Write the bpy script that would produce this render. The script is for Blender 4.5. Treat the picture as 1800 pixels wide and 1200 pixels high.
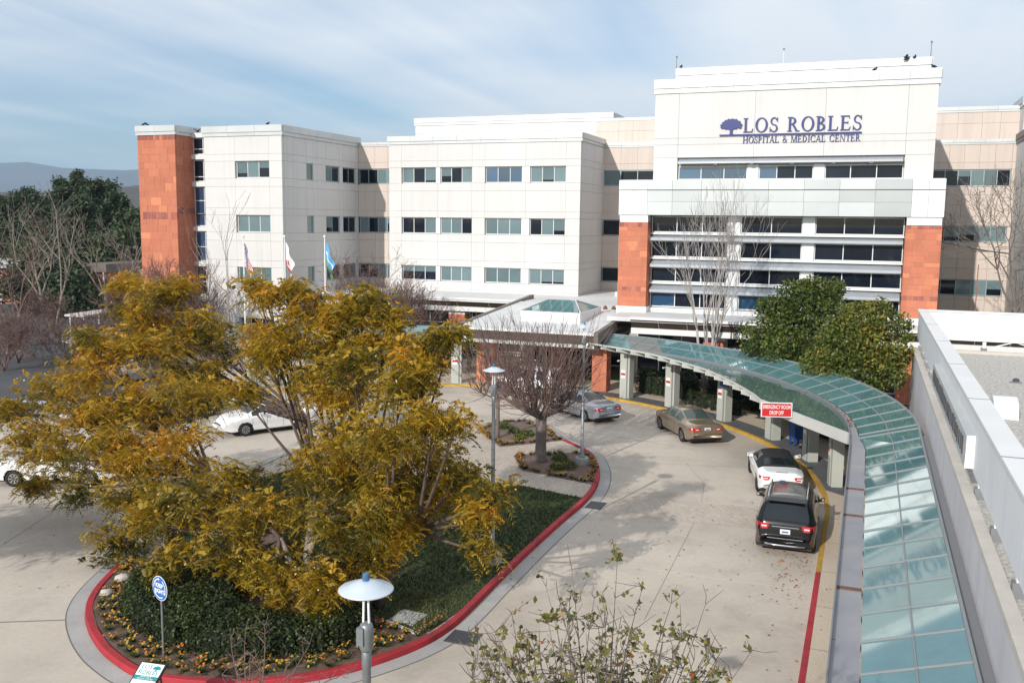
import bpy, math, random
import numpy as np
from mathutils import Vector, Matrix
for o in list(bpy.data.objects): bpy.data.objects.remove(o)
SC = bpy.context.scene
COL = SC.collection
R = math.radians
# ------------------------------------------------------------------ camera
# scene axes: X along the hospital front, Y into the distance, metres
FPX, PITCH, YAW, ROLL, CAMH = 1642.0, R(7.25), R(20.8), math.atan(.0115), 10.5
_f = Vector((-math.sin(YAW)*math.cos(PITCH), math.cos(YAW)*math.cos(PITCH), -math.sin(PITCH)))
_r0 = Vector((math.cos(YAW), math.sin(YAW), 0)); _u0 = _r0.cross(_f)
_r = math.cos(ROLL)*_r0 + math.sin(ROLL)*_u0; _u = -math.sin(ROLL)*_r0 + math.cos(ROLL)*_u0
cam = bpy.data.cameras.new('camera'); cam.sensor_width = 36; cam.lens = 36*FPX/1800; cam.clip_end = 30000; cam.clip_start = .1
camo = bpy.data.objects.new('camera', cam); COL.objects.link(camo)
camo.matrix_world = Matrix(((_r.x, _u.x, -_f.x, 0), (_r.y, _u.y, -_f.y, 0), (_r.z, _u.z, -_f.z, CAMH), (0, 0, 0, 1)))
SC.camera = camo
def ray(px, py): return _f + _r*((px-900)/FPX) - _u*((py-600)/FPX)
def at(px, py, v):                       # survey: where the sight line through a photo point meets the plane Y = v
    d = ray(px, py); return Vector((0, 0, CAMH)) + d*(v/d.y)
def gd(px, py, z=0):                     # ... or the level z
    d = ray(px, py); return Vector((0, 0, CAMH)) + d*((z-CAMH)/d.z)
# ------------------------------------------------------------------ light
HAZE = 1.2e-4                            # per metre
SUN_EL, SUN_AZ = R(25.5), R(12.7)            # the sun stands behind the camera, a little to its left
world = bpy.data.worlds.new('World'); SC.world = world; world.use_nodes = True
nt = world.node_tree; nt.nodes.clear()
N = lambda t, **k: _node(nt, t, **k)
def _node(tree, t, **k):
    n = tree.nodes.new(t)
    for a, b in k.items():
        if a.startswith('i_'):
            key = a[2:]; key = int(key) if key.isdigit() else key.replace('_', ' ')
            n.inputs[key].default_value = b
        else: setattr(n, a, b)
    return n
sky = N('ShaderNodeTexSky', sky_type='NISHITA', sun_disc=False, sun_elevation=SUN_EL, sun_rotation=math.pi+SUN_AZ, air_density=1.0, dust_density=.35, ozone_density=2.2, altitude=200)
tc = N('ShaderNodeTexCoord'); sep = N('ShaderNodeSeparateXYZ')
L = nt.links.new
L(tc.outputs['Generated'], sep.inputs[0])
# cirrus: the direction is projected on a high flat layer and streaked along one axis
mx = N('ShaderNodeMath', operation='MAXIMUM', i_1=.03); L(sep.outputs['Z'], mx.inputs[0])
ad = N('ShaderNodeMath', operation='ADD', i_1=.10); L(mx.outputs[0], ad.inputs[0])
dx = N('ShaderNodeMath', operation='DIVIDE'); L(sep.outputs['X'], dx.inputs[0]); L(ad.outputs[0], dx.inputs[1])
dy = N('ShaderNodeMath', operation='DIVIDE'); L(sep.outputs['Y'], dy.inputs[0]); L(ad.outputs[0], dy.inputs[1])
cb = N('ShaderNodeCombineXYZ'); L(dx.outputs[0], cb.inputs[0]); L(dy.outputs[0], cb.inputs[1])
mp = N('ShaderNodeMapping'); mp.inputs['Rotation'].default_value = (0, 0, R(4)); mp.inputs['Location'].default_value = (5.9, .6, 0); mp.inputs['Scale'].default_value = (1.25, .20, 1); L(cb.outputs[0], mp.inputs[0])
n1 = N('ShaderNodeTexNoise', i_Scale=1.0, i_Detail=8, i_Roughness=.48, i_Distortion=.55); L(mp.outputs[0], n1.inputs['Vector'])
mp2 = N('ShaderNodeMapping'); mp2.inputs['Location'].default_value = (1.2, 5.1, 0); mp2.inputs['Scale'].default_value = (.33, .45, 1); L(cb.outputs[0], mp2.inputs[0])
n2 = N('ShaderNodeTexNoise', i_Scale=.8, i_Detail=4, i_Roughness=.5); L(mp2.outputs[0], n2.inputs['Vector'])
sm = N('ShaderNodeMath', operation='MULTIPLY_ADD', i_1=.5); L(n1.outputs[0], sm.inputs[0])
s2 = N('ShaderNodeMath', operation='MULTIPLY', i_1=.75); L(n2.outputs[0], s2.inputs[0]); L(s2.outputs[0], sm.inputs[2])
rp = N('ShaderNodeValToRGB'); rp.color_ramp.elements[0].position = .49; rp.color_ramp.elements[0].color = (.12, .12, .12, 1); rp.color_ramp.elements[1].position = .71; rp.color_ramp.elements[1].color = (.92, .92, .92, 1); L(sm.outputs[0], rp.inputs[0])
mixc = N('ShaderNodeMix', data_type='RGBA'); L(rp.outputs[0], mixc.inputs[0]); tn = N('ShaderNodeMix', data_type='RGBA', blend_type='MULTIPLY'); tn.inputs[0].default_value = 1; tn.inputs[7].default_value = (.96, 1.10, 1.18, 1); L(sky.outputs[0], tn.inputs[6]); L(tn.outputs[2], mixc.inputs[6]); mixc.inputs[7].default_value = (9.6, 9.95, 10.3, 1)
bg = N('ShaderNodeBackground', i_Strength=.116); L(mixc.outputs[2], bg.inputs[0])
wo = N('ShaderNodeOutputWorld'); L(bg.outputs[0], wo.inputs[0])
sd = bpy.data.lights.new('sun', 'SUN'); sd.energy = 4.6; sd.angle = R(.53); sd.color = (1, .955, .89)
so = bpy.data.objects.new('sun', sd); COL.objects.link(so); so.location = (-30, -60, 60)
_s = Vector((math.sin(SUN_AZ)*math.cos(SUN_EL), math.cos(SUN_AZ)*math.cos(SUN_EL), -math.sin(SUN_EL)))
so.rotation_euler = _s.to_track_quat('-Z', 'Y').to_euler()
SC.view_settings.view_transform = 'Standard'; SC.view_settings.look = 'None'; SC.view_settings.exposure = -0.12; SC.view_settings.gamma = 1; SC.view_settings.use_curve_mapping = False
# ------------------------------------------------------------------ materials
MATS = {}
def mat(name, col, rough=.7, var=0, scale=1.0, col2=None, bump=0, bscale=None, metal=0, spec=.5, rnd=0, tint=None, ior=None, coat=0, detail=6, speck=0, trans=0, stain=0, streak=0):
    """procedural surface: two colours mixed by world-space noise, a random shade for each piece (rnd), fine bump"""
    m = bpy.data.materials.new(name); m.use_nodes = True; MATS[name] = m
    t = m.node_tree; b = t.nodes['Principled BSDF']; ln = t.links.new
    n = lambda ty, **k: _node(t, ty, **k)
    b.inputs['Roughness'].default_value = rough; b.inputs['Metallic'].default_value = metal; b.inputs['Specular IOR Level'].default_value = spec
    if ior: b.inputs['IOR'].default_value = ior
    if coat: b.inputs['Coat Weight'].default_value = coat; b.inputs['Coat Roughness'].default_value = .03
    c4 = (*col, 1); b.inputs['Base Color'].default_value = c4
    src = None
    g = n('ShaderNodeNewGeometry')
    if tint:
        at_ = n('ShaderNodeAttribute', attribute_name='tint'); r = n('ShaderNodeValToRGB')
        while len(r.color_ramp.elements) < len(tint): r.color_ramp.elements.new(.5)
        for e, (p, c) in zip(r.color_ramp.elements, tint): e.position = p; e.color = (*c, 1)
        ln(at_.outputs['Fac'], r.inputs[0]); src = r.outputs[0]
    elif col2 or var:
        c2 = col2 or tuple(min(1, max(0, c*(1-var))) for c in col)
        no = n('ShaderNodeTexNoise', i_Scale=scale, i_Detail=detail, i_Roughness=.6); ln(g.outputs['Position'], no.inputs['Vector'])
        mr = n('ShaderNodeMapRange'); mr.inputs[1].default_value = .3; mr.inputs[2].default_value = .7; ln(no.outputs[0], mr.inputs[0])
        mi = n('ShaderNodeMix', data_type='RGBA'); ln(mr.outputs[0], mi.inputs[0]); mi.inputs[6].default_value = c4; mi.inputs[7].default_value = (*c2, 1); src = mi.outputs[2]
    if speck:
        no = n('ShaderNodeTexNoise', i_Scale=scale*40, i_Detail=3); ln(g.outputs['Position'], no.inputs['Vector'])
        mr = n('ShaderNodeMapRange'); mr.inputs[1].default_value = .35; mr.inputs[2].default_value = .65; mr.inputs[3].default_value = 1-speck; mr.inputs[4].default_value = 1+speck; ln(no.outputs[0], mr.inputs[0])
        mu = n('ShaderNodeMix', data_type='RGBA', blend_type='MULTIPLY'); mu.inputs[0].default_value = 1
        if src: ln(src, mu.inputs[6])
        else: mu.inputs[6].default_value = c4
        ln(mr.outputs[0], mu.inputs[7]); src = mu.outputs[2]
    def mul(fac):
        nonlocal src
        mu = n('ShaderNodeMix', data_type='RGBA', blend_type='MULTIPLY'); mu.inputs[0].default_value = 1
        if src: ln(src, mu.inputs[6])
        else: mu.inputs[6].default_value = c4
        ln(fac, mu.inputs[7]); src = mu.outputs[2]
    if stain:      # spots, patches and drips with a shape of their own
        for sc_, lo, hi, k_ in ((.55,.52,.70,1.0),(3.1,.62,.70,.8),(.16,.48,.62,.6)):
            no = n('ShaderNodeTexNoise', i_Scale=sc_, i_Detail=7, i_Roughness=.62); ln(g.outputs['Position'], no.inputs['Vector'])
            mr = n('ShaderNodeMapRange'); mr.inputs[1].default_value = lo; mr.inputs[2].default_value = hi; mr.inputs[3].default_value = 1; mr.inputs[4].default_value = 1-stain*k_; ln(no.outputs[0], mr.inputs[0]); mul(mr.outputs[0])
    if streak:     # rain runs down a wall
        mp_ = n('ShaderNodeMapping'); mp_.inputs['Scale'].default_value = (2.6,2.6,.12); ln(g.outputs['Position'], mp_.inputs[0]); no = n('ShaderNodeTexNoise', i_Scale=1.0, i_Detail=6, i_Roughness=.6); ln(mp_.outputs[0], no.inputs['Vector'])
        mr = n('ShaderNodeMapRange'); mr.inputs[1].default_value = .48; mr.inputs[2].default_value = .72; mr.inputs[3].default_value = 1; mr.inputs[4].default_value = 1-streak; ln(no.outputs[0], mr.inputs[0]); mul(mr.outputs[0])
    if rnd:
        oi = n('ShaderNodeObjectInfo'); mr = n('ShaderNodeMapRange'); mr.inputs[3].default_value = 1-rnd; mr.inputs[4].default_value = 1+rnd; ln(oi.outputs['Random'], mr.inputs[0])
        mu = n('ShaderNodeMix', data_type='RGBA', blend_type='MULTIPLY'); mu.inputs[0].default_value = 1
        if src: ln(src, mu.inputs[6])
        else: mu.inputs[6].default_value = c4
        ln(mr.outputs[0], mu.inputs[7]); src = mu.outputs[2]
    if src: ln(src, b.inputs['Base Color'])
    if bump:
        no = n('ShaderNodeTexNoise', i_Scale=bscale or scale*8, i_Detail=5); ln(g.outputs['Position'], no.inputs['Vector'])
        bp = n('ShaderNodeBump', i_Strength=bump, i_Distance=.02); ln(no.outputs[0], bp.inputs['Height']); ln(bp.outputs[0], b.inputs['Normal'])
    if trans:
        tr_ = n('ShaderNodeBsdfTranslucent'); mx_ = n('ShaderNodeMixShader'); mx_.inputs[0].default_value = trans; out_ = t.nodes['Material Output']
        ln(src, tr_.inputs[0]); ln(b.outputs[0], mx_.inputs[1]); ln(tr_.outputs[0], mx_.inputs[2]); ln(mx_.outputs[0], out_.inputs[0])
    return m
mat('bar_grey', (.24, .255, .26), .5)
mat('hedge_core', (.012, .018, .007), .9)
mat('stucco', (.655, .637, .62), .85, streak=.06, scale=.25, col2=(.605, .588, .57), bump=.25, bscale=14, rnd=.015)
mat('stucco_beige', (.60, .52, .465), .85, streak=.10, scale=.3, col2=(.60, .51, .445), bump=.25, bscale=14, rnd=.02)
mat('joint', (.42, .38, .34), .9)
mat('stone_red', (.53, .185, .105), .85, scale=.9, col2=(.485, .160, .09), bump=.5, bscale=18, rnd=.08, streak=.12)
mat('stone_pale', (.62, .235, .125), .85, scale=1.4, col2=(.56, .195, .10), bump=.5, bscale=18, rnd=.1)
mat('stone_dark', (.42, .135, .09), .85, scale=1.4, col2=(.24, .09, .075), bump=.5, bscale=18, rnd=.15)
mat('mortar', (.66, .34, .23), .9)
mat('coping_metal', (.58, .59, .58), .45, scale=.5, col2=(.50, .52, .52), metal=.25, rnd=.05)
mat('panel_white', (.72, .73, .72), .42, scale=.4, col2=(.68, .69, .69), metal=.15, rnd=.02)
mat('panel_grey', (.50, .52, .52), .36, scale=.4, col2=(.46, .48, .48), metal=.45, rnd=.14)
mat('ledge_metal', (.46, .49, .52), .38, scale=.8, col2=(.40, .43, .46), metal=.4, rnd=.04)
mat('frame_white', (.66, .67, .66), .5)
mat('frame_teal', (.36, .44, .46), .45, metal=.3)
mat('glass_dark', (.006, .010, .019), .03, spec=.45, ior=1.45, rnd=.4, scale=.6, col2=(.013, .017, .026))
mat('glass_blue', (.030, .085, .165), .02, spec=.9, ior=1.7, rnd=.4)
mat('glass_blind', (.155, .215, .225), .06, spec=.6, ior=1.5, rnd=.22, scale=.5, col2=(.12, .175, .19))
mat('canopy_glass', (.105, .232, .242), .045, spec=.8, ior=1.7, scale=.9, col2=(.085, .195, .20), rnd=.10, stain=.14)
mat('canopy_glass_green', (.120, .195, .175), .05, spec=.7, ior=1.7, scale=.9, col2=(.095, .165, .145), rnd=.08, stain=.14)
mat('membrane', (.74, .74, .73), .7, stain=.10, scale=.35, col2=(.60, .60, .585), rnd=.0, speck=.04)
mat('brown_soffit', (.060, .040, .030), .55, scale=1.5, col2=(.040, .028, .022), rnd=.12)
mat('brown_metal', (.13, .105, .09), .5, scale=1.2, col2=(.17, .145, .125))
mat('white_paint', (.76, .755, .74), .55, scale=.6, col2=(.70, .69, .67))
mat('beam_paint', (.52, .52, .48), .6, scale=.8, col2=(.46, .46, .43))
mat('column_paint', (.45, .46, .41), .7, scale=1.2, col2=(.39, .40, .36), bump=.15, bscale=30)
mat('gutter_metal', (.24, .245, .285), .5, scale=.7, col2=(.35, .335, .34), metal=.3, rnd=.1)
mat('rust', (.20, .095, .05), .9, scale=5, col2=(.11, .06, .04))
mat('wall_lilac', (.66, .64, .66), .85, streak=.14, scale=.4, col2=(.55, .53, .545), bump=.2, bscale=12)
mat('coping_stone', (.60, .55, .49), .85, scale=1.5, col2=(.50, .46, .41), bump=.3, bscale=20)
mat('screen_white', (.78, .79, .80), .6, streak=.08, scale=.5, col2=(.71, .72, .735))
mat('gravel', (.60, .57, .52), .95, scale=9, col2=(.28, .265, .24), bump=1.0, bscale=16, detail=3)
mat('lead', (.20, .205, .215), .6)
mat('concrete_road', (.555, .485, .405), .85, scale=.16, col2=(.46, .397, .33), bump=.25, bscale=35, speck=.035, detail=9, stain=.17)
mat('concrete_walk', (.56, .465, .36), .85, scale=.35, col2=(.49, .405, .31), bump=.2, bscale=35, speck=.07)
mat('dark_strip', (.085, .088, .098), .75, scale=1.2, col2=(.125, .125, .132), speck=.1)
mat('gutter_pan', (.42, .405, .385), .85, scale=.8, col2=(.32, .31, .295), speck=.08)
mat('asphalt', (.055, .056, .062), .9, scale=.3, col2=(.085, .085, .09), speck=.2, bump=.3, bscale=40)
mat('kerb_red', (.46, .024, .036), .7, scale=2.2, col2=(.29, .022, .028), speck=.10, stain=.22)
mat('kerb_yellow', (.58, .34, .030), .7, scale=2.5, col2=(.42, .25, .05), speck=.12, stain=.25)
mat('crack', (.16, .145, .13), .95)
mat('joint_pale', (.60, .56, .50), .9)
mat('soil', (.165, .105, .075), .95, scale=2.5, col2=(.10, .062, .045), bump=.9, bscale=12, speck=.3)
mat('mulch', (.13, .085, .075), .95, scale=4, col2=(.20, .135, .105), bump=1, bscale=16, speck=.4)
mat('lawn_soil', (.030, .050, .014), .95, scale=1.2, col2=(.055, .062, .020))
mat('dry_ground', (.24, .20, .12), .95, scale=.03, col2=(.10, .11, .05), speck=.2)
mat('iron', (.06, .063, .068), .6)
mat('steel_pole', (.27, .29, .30), .45, metal=.5, scale=3, col2=(.20, .215, .225))
mat('lamp_shade', (.62, .68, .74), .35, metal=.2, scale=3, col2=(.56, .62, .68))
mat('lamp_cap', (.05, .14, .26), .4)
mat('bark_pale', (.34, .285, .24), .9, scale=6, col2=(.20, .16, .135))
mat('bark_white', (.38, .345, .32), .9, scale=7, col2=(.36, .32, .30))
mat('bark_grey', (.19, .155, .135), .9, scale=6, col2=(.11, .09, .08))
mat('bark_brown', (.15, .105, .085), .9, scale=5, col2=(.085, .06, .05))
mat('bark_twig', (.20, .125, .105), .9, scale=5, col2=(.14, .09, .08))
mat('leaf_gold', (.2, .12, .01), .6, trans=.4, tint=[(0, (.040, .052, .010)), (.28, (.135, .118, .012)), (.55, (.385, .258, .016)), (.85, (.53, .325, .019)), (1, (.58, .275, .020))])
mat('seed_pod', (.6,.5,.25), .6, tint=[(0,(.55,.36,.08)),(1,(.75,.62,.32))])
mat('leaf_green', (.05, .08, .015), .5, trans=.25, tint=[(0, (.022, .042, .010)), (.5, (.085, .122, .018)), (.85, (.20, .20, .026)), (1, (.33, .22, .028))])
mat('leaf_pine', (.02, .04, .015), .7, tint=[(0, (.012, .024, .011)), (.6, (.030, .052, .019)), (1, (.070, .088, .028))])
mat('leaf_hedge', (.04, .06, .015), .5, trans=.2, tint=[(0, (.014, .024, .008)), (.5, (.034, .054, .013)), (.85, (.080, .095, .018)), (1, (.16, .145, .030))])
mat('leaf_grass', (.03, .05, .01), .8, tint=[(0, (.022, .040, .010)), (.6, (.045, .066, .014)), (1, (.125, .115, .030))])
mat('leaf_shrub', (.08, .09, .02), .5, trans=.35, tint=[(0, (.045, .055, .014)), (.5, (.14, .15, .030)), (.8, (.27, .23, .05)), (.93, (.30, .15, .03)), (1, (.42, .05, .02))])
mat('leaf_fallen', (.3, .1, .02), .8, tint=[(0, (.14, .055, .02)), (.5, (.33, .09, .025)), (1, (.46, .22, .04))])
mat('flower', (.5, .3, .02), .6, tint=[(0, (.03, .055, .012)), (.44, (.055, .08, .016)), (.5, (.42, .10, .014)), (.7, (.48, .21, .016)), (1, (.52, .32, .026))])
mat('hill', (.09, .085, .045), .95, scale=.012, col2=(.040, .050, .024), bump=.6, bscale=.03)
mat('hill_brown', (.10, .085, .068), .95, scale=.01, col2=(.055, .052, .04), bump=.6, bscale=.03)
mat('mountain', (.15, .16, .165), .95, scale=.0012, col2=(.11, .12, .12))
mat('sign_blue', (.020, .032, .165), .45)
mat('sign_red', (.56, .020, .022), .45)
mat('sign_white', (.80, .80, .79), .5)
mat('sign_black', (.012, .012, .014), .4)
mat('sign_teal', (.02, .25, .25), .5)
mat('road_blue', (.020, .13, .42), .45)
mat('mail_blue', (.015, .06, .24), .45)
mat('tyre', (.014, .014, .015), .85)
mat('rim', (.50, .51, .52), .3, metal=.8)
mat('rim_dark', (.14, .145, .15), .35, metal=.7)
mat('car_glass', (.012, .016, .018), .03, spec=.7)
mat('car_glass_green', (.05, .075, .065), .03, spec=.7)
mat('car_gold', (.30, .235, .165), .3, metal=.55, coat=.7)
mat('car_silver', (.33, .36, .40), .3, metal=.55, coat=.7)
mat('car_white', (.80, .80, .80), .3, coat=.6)
mat('car_black', (.006, .007, .008), .18, coat=.25, spec=.4)
mat('car_grey', (.09, .095, .105), .3, metal=.4, coat=.7)
mat('car_red', (.26, .015, .015), .3, coat=.7)
mat('soft_top', (.014, .014, .016), .85)
mat('tail_red', (.48, .010, .012), .15, coat=.6)
mat('lamp_clear', (.7, .72, .74), .12, coat=.6)
mat('chrome', (.66, .67, .68), .18, metal=.9)
mat('bumper_dark', (.03, .03, .032), .6)
mat('plate', (.70, .72, .74), .5)
mat('skin_bird', (.016, .015, .016), .8)
mat('flag_red', (.50, .03, .035), .8); mat('flag_white', (.78, .78, .76), .8); mat('flag_navy', (.022, .028, .12), .8)
mat('flag_sky', (.10, .38, .66), .8); mat('flag_green', (.10, .27, .05), .8)
mat('brick_far', (.36, .17, .125), .9, scale=.8, col2=(.29, .13, .10), rnd=.05)
mat('brick_dark', (.20,.075,.06), .9, scale=.8, col2=(.15,.06,.05))
mat('roof_far', (.42, .43, .42), .7, scale=.5, col2=(.34, .35, .345))
mat('tan_wall', (.45, .33, .24), .9, scale=.5, col2=(.39, .285, .21))
mat('vault_lid', (.43, .44, .42), .8, scale=2, col2=(.36, .37, .355), speck=.06)
mat('rock', (.55, .53, .48), .9, scale=4, col2=(.42, .40, .36), bump=.6, bscale=10)
# ------------------------------------------------------------------ mesh helpers
class MB:
    """collects shapes; build() links them as ONE mesh object"""
    def __init__(s): s.v = []; s.f = []; s.m = []
    def add(s, vs, fs, mi=0):
        n = len(s.v); s.v += [tuple(p) for p in vs]; s.f += [tuple(i+n for i in f) for f in fs]; s.m += [mi]*len(fs); return s
    def box(s, x0, x1, y0, y1, z0, z1, mi=0):
        return s.add([(x0,y0,z0),(x1,y0,z0),(x1,y1,z0),(x0,y1,z0),(x0,y0,z1),(x1,y0,z1),(x1,y1,z1),(x0,y1,z1)],
                     [(3,2,1,0),(4,5,6,7),(0,1,5,4),(1,2,6,5),(2,3,7,6),(3,0,4,7)], mi)
    def hexa(s, p, mi=0):      # eight points, bottom ring then top ring
        return s.add(p, [(3,2,1,0),(4,5,6,7),(0,1,5,4),(1,2,6,5),(2,3,7,6),(3,0,4,7)], mi)
    def bar(s, a, b, w, h, mi=0, up=(0,0,1)):
        a = Vector(a); b = Vector(b); d = (b-a).normalized(); up = Vector(up)
        if abs(d.dot(up)) > .98: up = Vector((0,1,0))
        x = d.cross(up).normalized()*w/2; y = x.cross(d).normalized()*h/2
        return s.hexa([a-x-y, a+x-y, b+x-y, b-x-y, a-x+y, a+x+y, b+x+y, b-x+y], mi)
    def prism(s, pts, z0, z1, mi=0):     # ground polygon raised
        n = len(pts); z0f = z0 if callable(z0) else (lambda p: z0); z1f = z1 if callable(z1) else (lambda p: z1)
        return s.add([(p[0],p[1],z0f(p)) for p in pts]+[(p[0],p[1],z1f(p)) for p in pts],
                     [tuple(range(n))[::-1], tuple(range(n,2*n))]+[(i,(i+1)%n,(i+1)%n+n,i+n) for i in range(n)], mi)
    def lathe(s, prof, c=(0,0,0), n=20, mi=0):
        c = Vector(c); vs = []; fs = []
        for r, z in prof:
            for i in range(n):
                a = 2*math.pi*i/n; vs.append((c.x+r*math.cos(a), c.y+r*math.sin(a), c.z+z))
        for j in range(len(prof)-1):
            for i in range(n): fs.append((j*n+i, j*n+(i+1)%n, (j+1)*n+(i+1)%n, (j+1)*n+i))
        fs += [tuple(range(n))[::-1], tuple(range((len(prof)-1)*n, len(prof)*n))]
        return s.add(vs, fs, mi)
    def tube(s, pts, rad, n=5, mi=0):
        pts = [Vector(p) for p in pts]; k = len(pts)
        if not hasattr(rad, '__len__'): rad = [rad]*k
        vs = []; fs = []; prev = None
        for i, p in enumerate(pts):
            d = (pts[min(i+1,k-1)]-pts[max(i-1,0)])
            d = d.normalized() if d.length > 1e-6 else Vector((0,0,1))
            if prev is None: x = d.cross(Vector((0.3,.9,.1)) if abs(d.z) > .9 else Vector((0,0,1))).normalized()
            else:
                x = prev - d*prev.dot(d); x = x.normalized() if x.length > 1e-5 else d.orthogonal().normalized()
            prev = x; y = d.cross(x)
            for j in range(n):
                a = 2*math.pi*j/n; vs.append(p + (x*math.cos(a)+y*math.sin(a))*rad[i])
        for i in range(k-1):
            for j in range(n): fs.append((i*n+j, i*n+(j+1)%n, (i+1)*n+(j+1)%n, (i+1)*n+j))
        fs += [tuple(range(n))[::-1], tuple(range((k-1)*n, k*n))]
        return s.add(vs, fs, mi)
    def mesh(s, name, mats, smooth=False):
        me = bpy.data.meshes.new(name); me.from_pydata(s.v, [], s.f)
        for m in (mats if isinstance(mats, (list, tuple)) else [mats]): me.materials.append(MATS[m])
        if any(s.m): me.polygons.foreach_set('material_index', s.m)
        if smooth: me.polygons.foreach_set('use_smooth', [True]*len(s.f))
        me.update(); return me
    def build(s, name, mats, parent=None, smooth=False, loc=None):
        return link(name, s.mesh(name, mats, smooth), parent, loc)
def link(name, data, parent=None, loc=None, rot=None, scale=None):
    o = bpy.data.objects.new(name, data); COL.objects.link(o)
    if loc is not None: o.location = loc
    if rot is not None: o.rotation_euler = rot
    if scale is not None: o.scale = scale
    if parent is not None:
        o.parent = parent
        if parent.get('wp'): o.matrix_parent_inverse = Matrix.Translation(-parent.location)   # its parts are laid out in scene coordinates
    return o
def tag(o, label=None, cat=None, group=None, kind=None):
    for k, v in (('label', label), ('category', cat), ('group', group), ('kind', kind)):
        if v: o[k] = v
    return o
def thing(name, label, cat, loc=(0,0,0), rotz=0, group=None, world=False):
    o = bpy.data.objects.new(name, None); COL.objects.link(o); o.location = loc; o.rotation_euler = (0,0,rotz); o.empty_display_size = .2
    if world: o['wp'] = 1
    return tag(o, label, cat, group)
_boxes = {}
def piece(name, m, x0, x1, y0, y1, z0, z1, parent, bevel=0):   # a box piece; alike pieces share their mesh
    d = (round(abs(x1-x0),3), round(abs(y1-y0),3), round(abs(z1-z0),3), m, bevel)
    if d not in _boxes:
        b = MB(); a, e, c = d[0]/2, d[1]/2, d[2]/2
        if bevel:   # front edge (towards -Y) chamfered
            k = bevel
            b.add([(-a,-e+k,-c),(a,-e+k,-c),(a,e,-c),(-a,e,-c),(-a,-e+k,c),(a,-e+k,c),(a,e,c),(-a,e,c),(-a+k,-e,-c+k),(a-k,-e,-c+k),(a-k,-e,c-k),(-a+k,-e,c-k)],
                  [(3,2,1,0),(4,5,6,7),(1,2,6,5),(2,3,7,6),(3,0,4,7),(8,9,10,11),(0,1,9,8),(1,5,10,9),(5,4,11,10),(4,0,8,11)])
        else: b.box(-a,a,-e,e,-c,c)
        _boxes[d] = b.mesh(name, m)
    return link(name, _boxes[d], parent, ((x0+x1)/2,(y0+y1)/2,(z0+z1)/2))
def np_mesh(name, verts, faces, m, tint=None, nper=4):          # big meshes from arrays; tint = one value per face
    me = bpy.data.meshes.new(name); nv, nf = len(verts), len(faces)
    me.vertices.add(nv); me.vertices.foreach_set('co', np.asarray(verts, np.float32).ravel())
    me.loops.add(nf*nper); me.loops.foreach_set('vertex_index', np.asarray(faces, np.int32).ravel())
    me.polygons.add(nf); me.polygons.foreach_set('loop_start', np.arange(0, nf*nper, nper, dtype=np.int32))
    try: me.polygons.foreach_set('loop_total', np.full(nf, nper, np.int32))
    except Exception: pass
    for x in (m if isinstance(m, (list, tuple)) else [m]): me.materials.append(MATS[x])
    if tint is not None:
        a = me.attributes.new('tint', 'FLOAT', 'FACE'); a.data.foreach_set('value', np.asarray(tint, np.float32))
    me.update(); me.validate(); return me
def rot_rand(rng, n, flat=0.0):
    """n random frames (x axis, y axis, normal); flat pulls the normals upwards"""
    z = rng.normal(size=(n,3)); z[:,2] += flat*2; z /= np.linalg.norm(z,axis=1,keepdims=True)
    x = rng.normal(size=(n,3)); x -= z*(x*z).sum(1,keepdims=True); x /= np.linalg.norm(x,axis=1,keepdims=True)
    return x, np.cross(z,x), z
def leaves(name, pts, size, m, rng, tint, parent=None, flat=.2, aspect=.5, fold=.0, outward=None):
    """one diamond leaf at each point"""
    n = len(pts); x, y, z = rot_rand(rng, n, flat)
    s = size*(.6+.8*rng.random(n))[:,None]
    a = pts-x*s*.5; b = pts+y*s*aspect*.5+z*s*fold; c = pts+x*s*.5; d = pts-y*s*aspect*.5+z*s*fold
    v = np.stack([a,b,c,d],1).reshape(-1,3); f = np.arange(n*4).reshape(-1,4)
    return link(name, np_mesh(name, v, f, m, np.clip(tint,0,1)), parent)
def catmull(pts, n=6, closed=False):
    P = [np.array(p, float) for p in pts]; out = []; k = len(P)
    for i in range(k if closed else k-1):
        p0 = P[(i-1)%k] if closed or i > 0 else P[0]; p1 = P[i]; p2 = P[(i+1)%k]; p3 = P[(i+2)%k] if closed or i+2 < k else P[-1]
        for j in range(n):
            t = j/n; out.append(tuple(.5*((2*p1)+(p2-p0)*t+(2*p0-5*p1+4*p2-p3)*t*t+(3*p1-p0-3*p2+p3)*t**3)))
    if not closed: out.append(tuple(P[-1]))
    return out
def offset(poly, d, closed=False):     # shift a ground polyline to its left by d
    k = len(poly); out = []
    for i in range(k):
        a = poly[(i-1)%k] if closed or i > 0 else poly[i]; b = poly[(i+1)%k] if closed or i < k-1 else poly[i]
        dx, dy = b[0]-a[0], b[1]-a[1]; l = math.hypot(dx,dy) or 1
        out.append((poly[i][0]-dy/l*d, poly[i][1]+dx/l*d))
    return out
def sweep(poly, prof, closed=False):   # prof: (offset to the left, z) points, swept along a ground polyline
    b = MB(); rows = [offset(poly, o, closed) for o, z in prof]; k = len(poly); n = len(prof)
    for i in range(k):
        for j in range(n): b.v.append((rows[j][i][0], rows[j][i][1], prof[j][1]))
    for i in range(k if closed else k-1):
        for j in range(n-1):
            q = (i+1)%k; b.f.append((i*n+j, q*n+j, q*n+j+1, i*n+j+1)); b.m.append(0)
    if not closed:
        b.f += [tuple(range(n))[::-1], tuple(range((k-1)*n, k*n))]; b.m += [0,0]
    return b
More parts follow.
